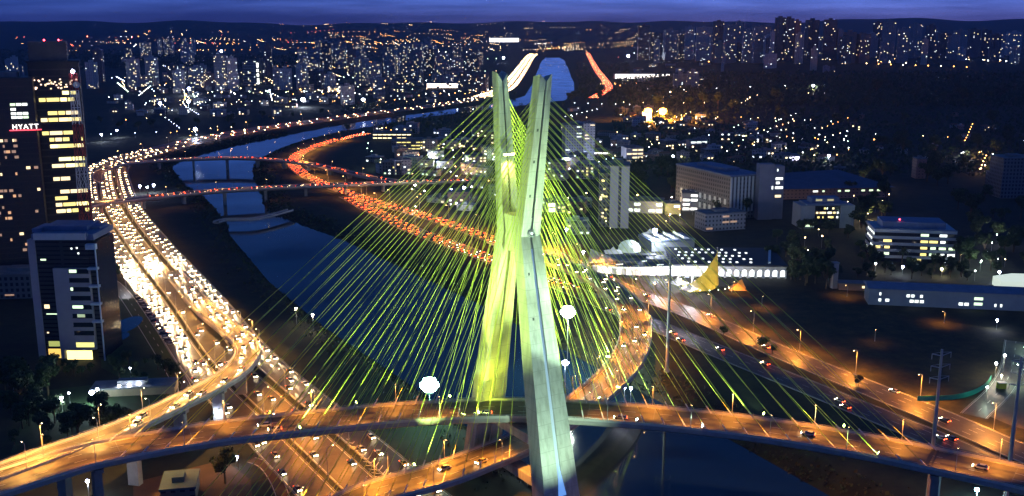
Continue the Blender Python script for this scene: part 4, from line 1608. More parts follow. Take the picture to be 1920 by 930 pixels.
# the letters
cu = bpy.data.curves.new('letters', 'FONT')
cu.body = 'HYATT'
cu.size = 3.9
cu.extrude = .25
cu.space_character = 1.22
cu.align_x = 'CENTER'
ft_ = bpy.data.objects.new('letters', cu)
COL.objects.link(ft_)
bpy.context.view_layer.update()
fo_ = bpy.data.objects.new('letters', bpy.data.meshes.new_from_object(ft_))
bpy.data.objects.remove(ft_)
so_ = thing('illuminated_sign', 'white illuminated letter sign with red underglow on the dark hotel block', 'sign', (XAT(46, yt2, 94), yt2 - .9 + 2.2, ZAT(242, yt2)), .34)
COL.objects.link(fo_)
fo_.parent = so_
fo_.rotation_euler = (math.pi / 2, 0, 0)
fo_.data.materials.append(glow('sign letters', (1.0, 0.93, 0.9), 4.0))
m = MB()
m.box(-8.6, 8.6, -.35, .1, -.95, -.45, 0)
m.box(-8.4, 8.4, .25, .5, -.4, 4.2, 1)
m.build('sign_backing', [glow('red tube', (1, .06, .08), 3.0), mat('sign board', (.04, .03, .035), .6, 0)], so_)

# red and white lattice telecom mast in front of the towers
ym = 596.0
xm = XAT(156, ym, 60)
t = thing('telecom_mast', 'red and white lattice telecom mast with a dish beside the dark office tower', 'telecom mast', (xm, ym, 0))
RED = mat('mast red', (0.45, 0.05, 0.05), .6, .1, .5)
zt = ZAT(138, ym)
nsec = 13
for k in range(nsec):
    z0, z1_ = zt * k / nsec, zt * (k + 1) / nsec
    r0, r1 = 3.3 - 1.7 * k / nsec, 3.3 - 1.7 * (k + 1) / nsec
    m = MB()
    for a in range(4):
        c0_ = (r0 * (1 if a in (0, 3) else -1), r0 * (1 if a < 2 else -1))
        c1_ = (r1 * (1 if a in (0, 3) else -1), r1 * (1 if a < 2 else -1))
        b0 = (r0 * (1 if (a + 1) % 4 in (0, 3) else -1), r0 * (1 if (a + 1) % 4 < 2 else -1))
        b1 = (r1 * (1 if (a + 1) % 4 in (0, 3) else -1), r1 * (1 if (a + 1) % 4 < 2 else -1))
        m.tube((*c0_, z0), (*c1_, z1_), .22, n=4)
        m.tube((*c0_, z0), (*b1, z1_), .13, n=4)
        m.tube((*b0, z0), (*c1_, z1_), .13, n=4)
        m.tube((*c1_, z1_), (*b1, z1_), .13, n=4)
    m.build('lattice_section', RED if (k // 2) % 2 == 0 else WHITE, t)
m = MB()
m.lathe([(.1, 0), (1.2, .25), (1.9, .8)], (0, 0, 0), 14)
dish = m.build('dish', WHITE, t, (2.2, -1.5, ZAT(158, ym)))
dish.rotation_euler = (R(100), 0, R(20))
m = MB()
m.octa((0, 0, zt + 1.2), 1.3)
m.build('top_lamp', glow('blue white beacon', (.75, .75, 1.0), 45), t)

# foreground office block on the left ------------------------------------------
YO = 459.0
xo0, xo1 = XAT(64, YO, 33), XAT(187, YO, 33)
t = thing('office_block', 'pale grey office block with window strips, blue roof deck and glowing ground floor', 'office block', ((xo0 + xo1) / 2, YO, 0))
W2 = (xo1 - xo0) / 2
zr = ZAT(452, YO)
PALEW = mat('office cladding', (0.36, 0.33, 0.37), .6, .08, .25)
BLUER = mat('blue grey roof', (0.14, 0.19, 0.30), .7, .2, .2)
zc = lambda py: ZAT(py, YO)
m = MB()
m.box(-W2 + .2, -W2 + 9.5, 1.2, 26, 0, zr)           # left dark bay
m.box(-W2 + 9.5, W2 - 4.0, 1.2, 26, zc(503), zr)     # dark upper storeys
m.box(W2 - 4.0, W2 - 1.0, 1.6, 24, 0, zr - 1)
m.build('dark_glass_bay', facade('dark office glass', (0.05, 0.05, 0.06), (0.012, 0.014, 0.02), 60, 2.05, .35, .15), t)
m = MB()
m.box(-W2 + 9.6, W2 - 4.1, 0, 25.5, zc(656), zc(503.5))
m.box(-W2 + 9.6, -W2 + 11.2, 0, 25.5, 0, zc(656.2))
m.box(-W2 - 1.2, -W2 + 2.2, .6, 26.4, 0, zr + .4)
m.build('wall', PALEW, t)
m = MB()
m.box(-W2 + 2.4, W2 - 4.2, -.3, 2.0, zc(449), zc(437))
m.box(-W2 + .3, W2 - 1.5, 2.01, 26.2, zr + .01, zc(441))
m.box(-W2 + 2.5, W2 - 7.5, 10, 25, zc(441) + .01, zc(432))
m.box(-W2 - 1, -W2 + 2.6, 6, 20, zc(441) + .02, zc(434))
m.box(W2 - 8, W2 - 3, 14, 24, zc(441) + .01, zc(436))
m.build('roof', [BLUER], t)
m = MB()
m.box(-W2 + 2.4, W2 - 4.2, -.62, -.31, zc(449.5), zc(437.5))
m.build('roof_fascia', mat('pale fascia', (.55, .55, .58), .6, .08, .3), t)
m = MB()
m.tube((W2, -1.0, 0), (W2, -1.0, zc(458)), .38, n=8)
for py in (462, 503, 536, 569, 602):
    m.box(W2 - 4.2, W2 + .4, -1.6, .8, zc(py + (5 if py == 462 else 2)), zc(py - (5 if py == 462 else 2)))
m.build('facade_column', mat('blue white steel', (.45, .52, .62), .5, .1, .4), t)
rnd = random.Random(3)
for i, py in enumerate((508.5, 525, 542, 558.5, 575.5, 592, 608.5, 624)):
    z = zc(py)
    x0, x1 = W2 - 13.6, W2 - 4.4
    m = MB()
    m.box(x0, x1, -.05, .02, z - .95, z + .95)
    m.box(x0 - .2, x1 + .1, -.22, -.06, z - 1.2, z - .96)
    fr = m.build('window_strip', [DGLASS], t)
    if i in (0, 2, 4, 5):
        ln = {0: 3.4, 2: 1.2, 4: 5.0, 5: 3.6}[i]
        xs = {0: .3, 2: .2, 4: .3, 5: 2.2}[i]
        window(fr, x0 + xs + ln / 2, -.08, z, ln, 1.5, W_GREEN if i != 5 else glow('soft greenish window', (.8, 1, .5), .5), name='lit_pane')
window(t, (-W2 + 9.6 + W2 - 4.2) / 2 + .5, -.05, zc(665.5), 12.0, 4.4, glow('lobby glass', (1.0, .84, .30), 2.3, True), name='lobby_window')
window(t, W2 - 9.0, -.06, zc(646.5), 8.4, 2.3, glow('first floor glass', (1.0, .9, .22), 1.3), name='lit_window')
window(t, -W2 + 6.4, 1.14, zc(646), 5.2, 2.6, glow('dim green glass', (.75, .8, .15), .6), name='lit_window')
window(t, -W2 + 6.2, 1.14, zc(664), 5.8, 4.6, glow('orange lobby glass', (1.0, .62, .10), 1.2, True), name='lobby_window')
for px, py, ln, hh, mm in ((86, 576, 2.4, 1.9, W_WARM), (79, 488, 2.6, .8, W_GREEN), (98, 590, 6.5, .5, W_GREEN), (102, 530, 1.2, 1, W_WARM), (88, 625, .9, .7, W_WARM)):
    window(t, XAT(px, YO, zc(py)) - (xo0 + xo1) / 2, 1.12, zc(py), ln, hh, mm)
for px, py in ((132, 467), (142, 466), (145, 476)):
    window(t, XAT(px, YO, zc(py)) - (xo0 + xo1) / 2, 1.12, zc(py), .8, .8, W_WHITE)

# right bank: pale slab apartment tower ----------------------------------------
X, Y = G(1160, 428)
zt = ZAT(312, Y)
t = thing('slab_tower', 'apartment tower with two blank pale end walls beside the right cables', 'apartment tower', (X, Y, 0), -.12)
m = MB()
for x0, x1 in ((-7.2, -1.0), (1.2, 7.4)):
    m.box(x0, x1, 0, 1.0, 0, zt)
m.build('end_wall', mat('pale end wall', (.46, .46, .50), .7, .08, .2), t)
m = MB()
m.box(-6.8, 7.0, 1.01, 26, 0, zt - .5)
m.box(-16, -7, 4, 26, 0, zt - 6)
m.build('wall', F_DARK, t)
m = MB()
m.box(-14, 7.6, -.4, 27, zt + .01, zt + .7)
m.box(-6, 2, 8, 18, zt + .71, zt + 4)
m.build('roof', ROOFG, t)
for k in range(12):
    window(t, -7 - rnd.uniform(1.5, 8), 3.94, rnd.uniform(6, zt - 9), 1.8, 1.4, rnd.choice([W_WARM, W_YEL]))

# long building with white fins, lift tower and the big pitched hall -------------
X, Y = G(1395, 410)
zt = ZAT(330, Y)
t = thing('finned_building', 'long office building with white vertical fins on its end wall', 'office building', (X, Y, 0), .42)
m = MB()
m.box(-15, 15, 0, 78, 0, zt)
m.build('wall', F_DARK, t)
m = MB()
m.box(-15.6, 15.6, -.6, 78.6, zt + .01, zt + 1.3)
m.box(-6, 8, 20, 60, zt + 1.31, zt + 4)
m.build('roof', BLUER, t)
m = MB()
for k in range(9):
    m.box(-14.8 + k * 3.5, -13.6 + k * 3.5, -1.0, -.02, 6, zt - .3)
m.build('fins', mat('white fins', (.62, .66, .66), .6, .05, .2), t)
for k in range(20):
    window(t, -15.06, 6 + (k % 10) * 7, 6 + (k // 10) * 8, 3.2, 4.5, glow('faint hall window', (.6, .8, .75), .16), 'left')
X, Y = G(1434, 412)
t = thing('lift_tower', 'blank grey tower slab beside the finned office building', 'tower', (X, Y, 0), .1)
m = MB()
zt = ZAT(308, Y)
m.box(-6, 6, 0, 9, 0, zt)
m.box(6.01, 15, 2, 12, 0, zt - 2)
m.build('wall', mat('grey rendered wall', (.24, .24, .29), .8, .15, .1), t)
for py, w_ in ((336, 6), (344, 3), (353, 6.5), (369, 5), (320, 1)):
    window(t, 11 - (6.5 - w_) / 3, 1.94, ZAT(py, Y), w_, 2.0, W_WHITE if py < 360 else W_WARM)
window(t, 4.8, -.06, ZAT(352, Y), 1.2, 2.6, W_WHITE)
X, Y = G(1560, 372)
t = thing('pitched_hall', 'large dark blue pitched roof hall on the right bank', 'hall', (X, Y, 0), .12)
zt = ZAT(352, Y)
hw = 52
m = MB()
m.box(-hw, hw, 0, 60, 0, zt)
m.build('wall', F_BRICK, t)
m = MB()
rz1 = ZAT(316, Y + 40)
m.add([(-hw - 3, -4, zt), (hw + 6, -4, zt), (hw + 3, 64, zt), (-hw - 3, 64, zt), (-hw + 2, 32, rz1 - 3), (hw * .35, 32, rz1)], [(0, 1, 5, 4), (1, 2, 5), (2, 3, 4, 5), (3, 0, 4), (3, 2, 1, 0)])
m.build('roof', mat('blue hall roof', (.07, .10, .17), .65, .15, .1), t)
for k in range(9):
    if k not in (2, 5):
        window(t, -16 + k * 7.5, -.06, zt - 3, rnd.uniform(2, 5), 1.5, rnd.choice([W_WHITE, W_GREEN]))
X, Y = G(1550, 428)
t = thing('glass_office', 'office with a dark glass centre between two pale wings on the right bank', 'office building', (X, Y, 0), .05)
zt = ZAT(383, Y)
m = MB()
m.box(-21, -10, 0, 20, 0, zt - 1)
m.build('wing', mat('pale wing', (.30, .32, .36), .7, .1, .2), t)
m = MB()
m.box(10, 21, 0, 20, 0, zt - 1)
m.build('wing', mat('pale wing', (.30, .32, .36), .7, .1, .2), t)
m = MB()
m.box(-9.98, 9.98, .8, 20, 0, zt - 1.2)
m.build('glass_front', facade('dark glass front', (.03, .035, .045), (.012, .015, .022), 2.4, 3.4, .2, .2), t)
m = MB()
m.box(-17, 15, -1.2, 18, zt - .9, zt + .6)
m.box(-12, 10, 4, 14, zt + .61, zt + 4.5)
m.build('roof', BLUER, t)
for k in range(26):
    window(t, rnd.uniform(-8.5, 8.5), .74, rnd.choice([8.5, 12, 12, 15.4]), rnd.uniform(.8, 1.8), 1.5, rnd.choice([W_WHITE, W_WARM, W_YEL]))
for x in (-6, 3):
    window(t, x, 3.94, zt + 2.6, 5.0, 1.5, glow('dim yellow strip', (.9, .8, .3), .5))
window(t, -14.5, -.06, 3.2, 8, 3.6, W_GREEN)

# office block with ribbon windows -----------------------------------------------
X, Y = G(1712, 492)
zt = ZAT(432, Y)
t = thing('ribbon_office', 'five storey pale blue office block with ribbon windows behind a palm tree', 'office block', (X, Y, 0), -.16)
m = MB()
hw, dp = 26, 30
nfl = 5
fh = zt / nfl
for k in range(1, nfl + 1):
    m.box(-hw, hw, 0, dp, k * fh - 1.9, k * fh)
m.build('spandrel_bands', mat('pale blue cladding', (.36, .40, .46), .6, .08, .2), t)
m = MB()
m.box(-hw + .4, hw - .4, .4, dp - .4, 0, zt - 2)
m.build('glass_core', DGLASS, t)
m = MB()
m.box(-hw + 6, hw - 6, 6, dp - 4, zt + .01, zt + 4.2)
m.box(-hw, hw, 0, .3, zt + .01, zt + .7)
m.build('roof_house', BLUER, t)
for k in range(1, nfl):
    for j in range(9):
        x = -hw + 3 + j * 5.8
        if -12 < x < 1:
            continue
        if rnd.random() < (.75 if k < 4 else .35):
            window(t, x, .34, k * fh + fh - 1.9 - 1.5 + .2, rnd.uniform(2.5, 5.4), 1.7, rnd.choice([W_WHITE, W_GREEN, W_YEL]))
    for j in range(4):
        if rnd.random() < .8:
            window(t, -hw + .34, 4 + j * 6.4, k * fh + fh - 3.3, 4.6, 1.4, W_WHITE, 'left')
window(t, 2, .34, 2.2, 6, 3, W_YEL)
rl = MB()
rl.octa((-9, 8, zt + 5.6), .6)
rl.build('warning_lamp', glow('red warning lamp', (1, .05, .08), 20), t)

# long low blue grey building along the field -------------------------------------
X, Y = G(1790, 578)
t = thing('long_low_building', 'long low blue grey building along the far edge of the dark field', 'building', (X, Y, 0), -.17)
zt = 9.5
m = MB()
m.box(-46, 62, 0, 15, 0, zt)
m.build('wall', mat('blue grey wall', (.25, .29, .36), .75, .12, .12), t)
m = MB()
m.add([(-47, -1, zt + .01), (63, -1, zt + .01), (63, 16, zt + .01), (-47, 16, zt + .01), (-47, 7.5, zt + 2.4), (63, 7.5, zt + 2.4)], [(0, 1, 5, 4), (2, 3, 4, 5), (1, 2, 5), (3, 0, 4), (3, 2, 1, 0)])
m.build('roof', BLUER, t)
for x, z, w_ in ((-40, 6.5, 1), (-40, 3, 1.4), (-36, 3, 2), (-25, 6, 1.8), (-22.6, 6, 1.6), (-18, 6, 1.4), (-23, 3, 2), (-20.4, 3, 2), (-17.6, 3, 2), (3, 2.6, 2.2), (6, 2.6, 2.2), (12, 3, 4.4), (12, 6, 4.6), (21, 2.6, 1), (24, 2.6, 1), (37, 6.4, 1.8), (40, 6.4, 1.6), (37, 2.8, 1.2), (40, 2.8, 1.4), (49, 2.8, 1.2), (56, 7, 1.6)):
    window(t, x, -.06, z, w_, 1.6, W_WHITE if w_ < 4 else W_GREEN)
X, Y = G(1612, 545)
t = thing('gatehouse', 'small reddish lit gatehouse at the left end of the long low building', 'gatehouse', (X, Y, 0), -.15)
m = MB()
m.box(-12, 12, 0, 7, 0, 4)
m.build('wall', mat('reddish wall', (.34, .2, .16), .8, .1, .2), t)
m = MB()
m.box(-12.6, 12.6, -.6, 7.6, 4.01, 4.5)
m.build('roof', ROOFG, t)
window(t, 2, -.06, 2.2, 1.6, 1.4, W_WARM)
X, Y = G(1563, 540)
t = thing('pillar_monument', 'tall square pale pillar standing at the edge of the dark field', 'pillar', (X, Y, 0), .2)
m = MB()
m.box(-1.6, 1.6, -1.6, 1.6, 0, 15.2)
m.build('shaft', mat('pale pinkish concrete', (.42, .36, .36), .7, .1, .3), t)
m = MB()
m.box(-1.9, 1.9, -1.9, 1.9, 15.21, 15.9)
m.build('cap', CONC, t)

# white marquee at the right edge
X, Y = G(1912, 545)
t = thing('marquee', 'bright greenish white marquee at the right edge above the long low building', 'marquee', (X, Y, 0), -.1)
m = MB()
zt = ZAT(518, Y)
m.add([(-11, 0, 0), (14, 0, 0), (14, 14, 0), (-11, 14, 0), (-11, 0, zt * .6), (14, 0, zt * .6), (14, 14, zt * .6), (-11, 14, zt * .6), (-3, 7, zt), (6, 7, zt)], [(0, 1, 5, 4), (1, 2, 6, 5), (2, 3, 7, 6), (3, 0, 4, 7), (4, 5, 9, 8), (6, 7, 8, 9), (5, 6, 9), (7, 4, 8)])
m.build('tent_fabric', glow('glowing marquee fabric', (.86, 1.0, .84), .75), t)  # cloth emits by itself in place of lamps lighting the marquee

# exhibition centre with arcade, curved pavilion and skylit roof ------------------------------
X, Y = G(1370, 521)
t = thing('arcade_hall', 'long low white hall with a lit arcade and skylights behind the golden tent', 'exhibition hall', (X, Y, 0), -.055)
zt = ZAT(499, Y)
WARC = mat('white arcade', (.68, .70, .72), .6, .06, .2)
m = MB()
aw = 4.7
n_ = 15
x0 = -34.0
for k in range(n_):
    xc = x0 + k * aw
    seg = 10
    hw_ = 1.55
    # arch panel: wall with a round-headed opening
    outer = [(xc - aw / 2, 0), (xc - aw / 2, zt), (xc + aw / 2, zt), (xc + aw / 2, 0)]
    inner = [(xc + hw_, 0), (xc + hw_, zt * .5)] + [(xc + hw_ * math.cos(math.pi * j / seg), zt * .5 + hw_ * math.sin(math.pi * j / seg)) for j in range(1, seg)] + [(xc - hw_, zt * .5), (xc - hw_, 0)]
    left = [(xc - aw / 2, 0), (xc - hw_, 0), (xc - hw_, zt * .5)] + [(xc - hw_ * math.cos(math.pi * j / seg), zt * .5 + hw_ * math.sin(math.pi * j / seg)) for j in range(1, seg // 2 + 1)] + [(xc, zt), (xc - aw / 2, zt)]
    right = [(2 * xc - p[0], p[1]) for p in left][::-1]
    for poly in (left, right):
        nn = len(poly)
        m.add([(p[0], 0, p[1]) for p in poly] + [(p[0], .6, p[1]) for p in poly], [tuple(range(nn)), tuple(range(2 * nn - 1, nn - 1, -1))] + [(i, nn + i, nn + (i + 1) % nn, (i + 1) % nn) for i in range(nn)])
m.build('arcade', WARC, t)
for k in range(n_):
    window(t, x0 + k * aw, 2.6, zt * .42, 3.4, zt * .7, glow('arcade light', (.95, 1.0, 1.0), 2.4, True), name='lit_arch')
m = MB()
m.box(x0 - aw / 2, x0 + n_ * aw - aw / 2, 2.7, 50, 0, zt - .5)
m.build('wall', WARC, t)
m = MB()
m.box(x0 - aw / 2 - .5, x0 + n_ * aw - aw / 2 + .5, -.8, 50.5, zt + .01, zt + .9)
m.build('roof', mat('dark flat roof', (.03, .038, .055), .7, .2, .1), t)
for j in range(5):
    for k in range(11):
        if rnd.random() < .62:
            sl_ = MB()
            sl_.box(-.7, .7, -.9, .9, 0, .5)
            sl_.build('skylight', glow('skylight', (.92, 1, 1), 1.8), t, (x0 + 4 + k * 4.3 + (j % 2) * 1.5, 6 + j * 9, zt + .92))
m = MB()
m.beam((24, 4, zt + 1.6), (31, 40, zt + 1.6), 1.6, 1.4)
m.build('roof_ridge', WARC, t)

X, Y = G(1200, 512)
t = thing('curved_pavilion', 'brightly lit white curved front pavilion beside the orange avenue', 'pavilion', (X, Y, 0), -.05)
zt = 7.0
arc = [(-30 + 60 * k / 20, -9.0 * math.sin(math.pi * (.12 + .88 * k / 20)) ** .8 + 4 * (1 - k / 20)) for k in range(21)]
for k in range(20):
    (x0, y0), (x1, y1) = arc[k], arc[k + 1]
    e_ = .06
    m = MB()
    m.add([(x0 + e_, y0, .3), (x1 - e_, y1, .3), (x1 - e_, y1, zt * .62), (x0 + e_, y0, zt * .62)], [(0, 1, 2, 3)])
    m.build('lit_window', random.choice([glow('pavilion glass', (1.0, .95, .80), 1.8, True), glow('pavilion glass dim', (.9, .9, .72), .35), glow('pavilion glass white', (.9, 1, .98), 2.6, True)]), t)
m = MB()
for x, y in arc:
    m.tube((x, y - .25, 0), (x, y - .25, zt * .62), .16, n=6)
m.build('columns', WHITE, t)
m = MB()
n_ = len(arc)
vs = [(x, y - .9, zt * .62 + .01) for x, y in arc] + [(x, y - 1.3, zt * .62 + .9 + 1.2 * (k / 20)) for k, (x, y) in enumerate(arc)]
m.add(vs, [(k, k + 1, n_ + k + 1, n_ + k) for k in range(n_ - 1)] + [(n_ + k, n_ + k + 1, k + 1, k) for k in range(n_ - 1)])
m.build('fascia', glow('glowing white fascia', (.88, 1.0, .95), .95), t)  # emission stands in for light falling on the fascia
m = MB()
pr = [(x, y - .7) for x, y in arc] + [(30, 30), (-18, 30)]
m.prism(pr, zt * .62 + .02, zt * .62 + .8, 0)
m.build('roof', mat('slate blue roof', (.09, .12, .17), .6, .25, .15), t)
for x0, y0, w_, d_ in ((-8, 8, 12, 9), (12, 14, 14, 10), (2, 24, 20, 5)):
    m = MB()
    m.box(x0 - w_ / 2, x0 + w_ / 2, y0 - d_ / 2, y0 + d_ / 2, zt * .62 + .82, zt * .62 + 2.6)
    m.build('roof_house', mat('slate blue roof', (.09, .12, .17), .6, .25, .15), t)
for k in range(5):
    m = MB()
    m.box(-2.4, 2.4, -.25, .25, 0, .3)
    m.build('roof_light', G_COOL if k == 9 else glow('roof lamp', (.95, 1, .95), 2.2), t, (-13 + k * 8.5, 1 + 5 * (k % 3), zt * .62 + .84), .4)
m = MB()
m.add([(-33, 2, zt * .62 + 1), (-12, 8, zt * .62 + 1.6), (-31, 16, zt + 5)], [(0, 1, 2), (2, 1, 0)])
m.build('sail_canopy', WHITE, t)
X, Y = G(1180, 470)
t = thing('dome_tent', 'small pale green domed tent behind the curved pavilion', 'tent', (X, Y, 0))
m = MB()
m.lathe([(8, 0), (7.6, 3.4), (6, 5.6), (3.2, 7), (.05, 7.6)], (0, 0, 0), 14)
m.build('tent_fabric', glow('glowing pale green fabric', (.72, 1, .72), .38), t)  # tent skin given its own glow instead of a lamp

for k, (px, py, w_, h_, lab) in enumerate(((1150, 478, 6, 5, 'leftmost small white peaked tent beside the curved pavilion'), (1246, 500, 5, 6, 'white peaked tent between the curved pavilion and the arcade'), (1270, 536, 5, 4.5, 'small white peaked tent before the arcade at the avenue'), (1292, 548, 4.5, 4, 'smallest white peaked tent left of the golden tent'), (1218, 446, 7, 6, 'white peaked tent behind the curved pavilion roof'))):
    X, Y = G(px, py)
    t = thing('peaked_tent', lab, 'tent', (X, Y, 0), .3 * k)
    m = MB()
    m.add([(-w_, -w_, 2), (w_, -w_, 2), (w_, w_, 2), (-w_, w_, 2), (-w_ * .3, -w_ * .3, h_ * .7), (w_ * .3, -w_ * .3, h_ * .7), (w_ * .3, w_ * .3, h_ * .7), (-w_ * .3, w_ * .3, h_ * .7), (0, 0, h_ + 1)], [(0, 1, 5, 4), (1, 2, 6, 5), (2, 3, 7, 6), (3, 0, 4, 7), (4, 5, 8), (5, 6, 8), (6, 7, 8), (7, 4, 8)])
    m.build('tent_fabric', glow('glowing white fabric', (.9, 1, .95), .32), t)  # brightness partly painted in as emission, on top of the lamp underneath
    for x, y in ((-1, -1), (1, -1), (1, 1), (-1, 1)):
        m = MB()
        m.tube((x * w_ * .97, y * w_ * .97, 0), (x * w_ * .97, y * w_ * .97, 2), .07, n=5)
        m.build('tent_pole', STEEL, t)
    point((0, 0, 1.8), 1500, (.9, 1, .95), .4, t)
X, Y = G(1262, 470)
t = thing('stepped_hall', 'dark low hall with a row of white roof monitors between pavilion and arcade', 'hall', (X, Y, 0), .25)
m = MB()
m.box(-16, 16, 0, 24, 0, 7)
m.build('wall', mat('grey hall wall', (.3, .32, .34), .7, .1, .2), t)
m = MB()
m.box(-16.5, 16.5, -.5, 24.5, 7.01, 7.6)
m.build('roof', BLUER, t)
for k in range(4):
    m = MB()
    m.add([(-14 + k * 7.5, 2, 7.62), (-9 + k * 7.5, 2, 7.62), (-9 + k * 7.5, 22, 7.62), (-14 + k * 7.5, 22, 7.62), (-14 + k * 7.5, 2, 9.6), (-14 + k * 7.5, 22, 9.6)], [(0, 1, 4), (1, 2, 5, 4), (3, 5, 2), (0, 4, 5, 3)])
    m.build('roof_monitor', WHITE, t)
    window(t, -14.1 + k * 7.5, 12, 8.6, 16, 1.2, glow('monitor light', (.9, 1, 1), 1.3), 'left')

# golden tensile tent
X, Y = G(1322, 543)
t = thing('tensile_tent', 'golden tensile tent sweeping up to a sharp tip beside the arcade', 'tent', (X, Y, 0), .1)
zt = ZAT(474, Y)
m = MB()
N1, N2 = 16, 10
tipx = XAT(1348, Y, zt) - X
vs = []
for i in range(N1 + 1):                       # along the ridge, from the low left mouth up to the tip
    a = i / N1
    rx = -13 + (tipx + 13) * a
    rzh = 2.0 + (zt - 2.0) * (.25 * a + .75 * a ** 2.4)
    hw_ = 8.5 * (1 - a * a) ** .7 + .25
    for j in range(N2 + 1):
        b_ = 2 * j / N2 - 1
        foot = .5 + 2.2 * max(0, a - .75) / .25
        zz_ = foot + (rzh - foot) * (1 - abs(b_) ** .75)
        vs.append((rx + 1.5 * abs(b_), 2 - b_ * hw_, zz_))
fs = [(i * (N2 + 1) + j, (i + 1) * (N2 + 1) + j, (i + 1) * (N2 + 1) + j + 1, i * (N2 + 1) + j + 1) for i in range(N1) for j in range(N2)]
m.add(vs, fs)
o = m.build('tent_fabric', mat('golden fabric', (.72, .55, .10), .6, .1, .3), t)
m = MB()
m.tube((tipx + .3, 3.2, 0), (tipx + .3, 3.2, zt + 2.5), .25, n=7)
m.build('tent_pole', STEEL, t)
m = MB()
for i in range(9):
    a = math.pi * i / 8
    m.octa((1 + 14.3 * math.cos(a), -7.8 * math.sin(a) + 2, 1.0), .45)
m.build('festoon_lamps', glow('festoon', (.95, 1, .7), 5), t)
spot((-9, -16, .6), (tipx - 3, 2, 9), 14000, 80, (1.0, .82, .25), .4, .7, t, 'tent_light')
spot((14, -14, .6), (tipx - 2, 2, 8), 9000, 80, (1.0, .75, .2), .4, .7, t, 'tent_light')
X, Y = G(1382, 543)
t = thing('small_tent', 'small orange and yellow tent right of the golden tensile tent', 'tent', (X, Y, 0))
m = MB()
m.add([(-5, -4, .3), (5, -4, .3), (5, 4, .3), (-5, 4, .3), (2.5, 0, 6.5)], [(0, 1, 4), (1, 2, 4), (2, 3, 4), (3, 0, 4)])
m.build('tent_fabric', mat('orange fabric', (.75, .33, .08), .6, .1, .3), t)
spot((-3, -12, .5), (0, 0, 3), 5000, 70, (1, .75, .3), .3, .7, t, 'tent_light')

# lit buildings around
def shed(px, py, w_, d_, h_, label, wallm, litm, lw=.9, lh=.5, rot=0.0, name='lit_building', roofm=None, cat='building'):
    X, Y, Z = GT(px, py)
    t = thing(name, label, cat, (X, Y, Z), rot)
    m = MB()
    m.box(-w_ / 2, w_ / 2, 0, d_, 0, h_)
    m.build('wall', wallm, t)
    m = MB()
    m.box(-w_ / 2 - .4, w_ / 2 + .4, -.4, d_ + .4, h_ + .01, h_ + .7)
    m.box(-w_ * .2, w_ * .15, d_ * .3, d_ * .7, h_ + .71, h_ + 2.6)
    m.build('roof', roofm or ROOFG, t)
    if litm:
        nfl = max(1, int(h_ / 3.6))
        for k in range(nfl):
            nb = max(2, int(w_ / 6))
            for j in range(nb):
                if random.random() < lw:
                    window(t, -w_ / 2 + (j + .5) * w_ / nb, -.06, (k + .5) * h_ / nfl, w_ / nb * .82, h_ / nfl * lh, litm)
    return t


PW = mat('pale wall', (.45, .45, .46), .7, .1, .2)
LW1 = glow('bright white hall', (1.0, .98, .9), 2.6, True)
LW2 = glow('bright warm hall', (1.0, .84, .5), 2.2, True)
shed(1056, 398, 26, 16, 8.5, 'brilliant white lit low hall glowing through the right cables', PW, LW1, 1, .7, .15)
shed(1208, 400, 30, 18, 10, 'white office with two rows of bright windows left of the glowing block', PW, W_WHITE, .9, .45, -.2)
shed(1308, 396, 26, 14, 15, 'glowing white office block with very bright windows', PW, LW1, .7, .5, -.1)
shed(1262, 402, 12, 12, 9, 'small pale yellow lit block between two bright offices', mat('pale yellow wall', (.6, .58, .3), .7, .1, .2), W_WHITE, .4, .4, 0)
shed(1360, 432, 34, 18, 13, 'unlit grey terrace of flats beside the dark trees', F_GREY, W_DIM, .3, .35, .3)
shed(1190, 306, 20, 20, 17, 'white block with a bright side behind the slab tower', PW, W_WARM, .7, .4, .2)
shed(1130, 292, 40, 12, 6, 'low hall with one long white lit strip behind the right cables', F_BRICK, LW1, .9, .3, 0)
shed(1080, 296, 26, 26, 38, 'mid-height block with a lit stair core behind the right cables', F_GREY, W_WHITE, .25, .3, .1)
shed(1105, 300, 12, 20, 42, 'slim grey tower behind the right cables', F_PALE, W_WARM, .1, .3, 0)
shed(780, 282, 60, 24, 12, 'long four storey block with a full row of yellow windows', F_DARK, W_YEL, .7, .3, .05)
shed(735, 262, 52, 20, 9, 'low dark block with one lit row beside the red road', F_DARK, W_FARY, .8, .25, 0)
shed(835, 165, 90, 40, 11, 'bright orange white lit hall beyond the river bend', PW, glow('far bright hall', (1.0, .78, .6), 5), .9, .7, 0)
shed(1205, 148, 150, 40, 13, 'long brilliantly lit white shed near the far right bank road', PW, glow('far white hall', (1.0, .9, .82), 5), .95, .7, .0)
shed(945, 79, 190, 60, 26, 'far bright white strip building on the horizon', PW, glow('horizon hall', (.95, .95, 1.0), 4), 1, .6, 0)
shed(640, 172, 60, 30, 12, 'white lit building below the left bank towers', PW, glow('far bright hall', (1.0, .78, .6), 5), .8, .6, .3)
shed(1478, 303, 26, 14, 7, 'bluish white lit petrol station beyond the finned building', PW, glow('violet white shop', (.8, .75, 1), 4, True), .9, .6, 0)
shed(1310, 282, 22, 16, 12, 'white block with glowing corner in the lit quarter', PW, W_WHITE, .8, .5, .2)
shed(1896, 352, 34, 22, 13, 'dark block with a short white lit row at the right edge', F_DARK, W_WHITE, .35, .35, -.1)
shed(1906, 372, 30, 26, 36, 'tall dark apartment block at the right edge of the wooded slope', F_DARK, W_DIM, .05, .3, .0)
shed(1726, 335, 10, 12, 20, 'slim reddish block standing in the dark trees', F_BRICK, W_DIM, .1, .3, 0)
shed(475, 158, 30, 18, 54, 'tall building with a bright white patch of windows in the left bank skyline', F_DARK, glow('far bright panel', (.95, 1, .9), 5), .6, .7, 0)
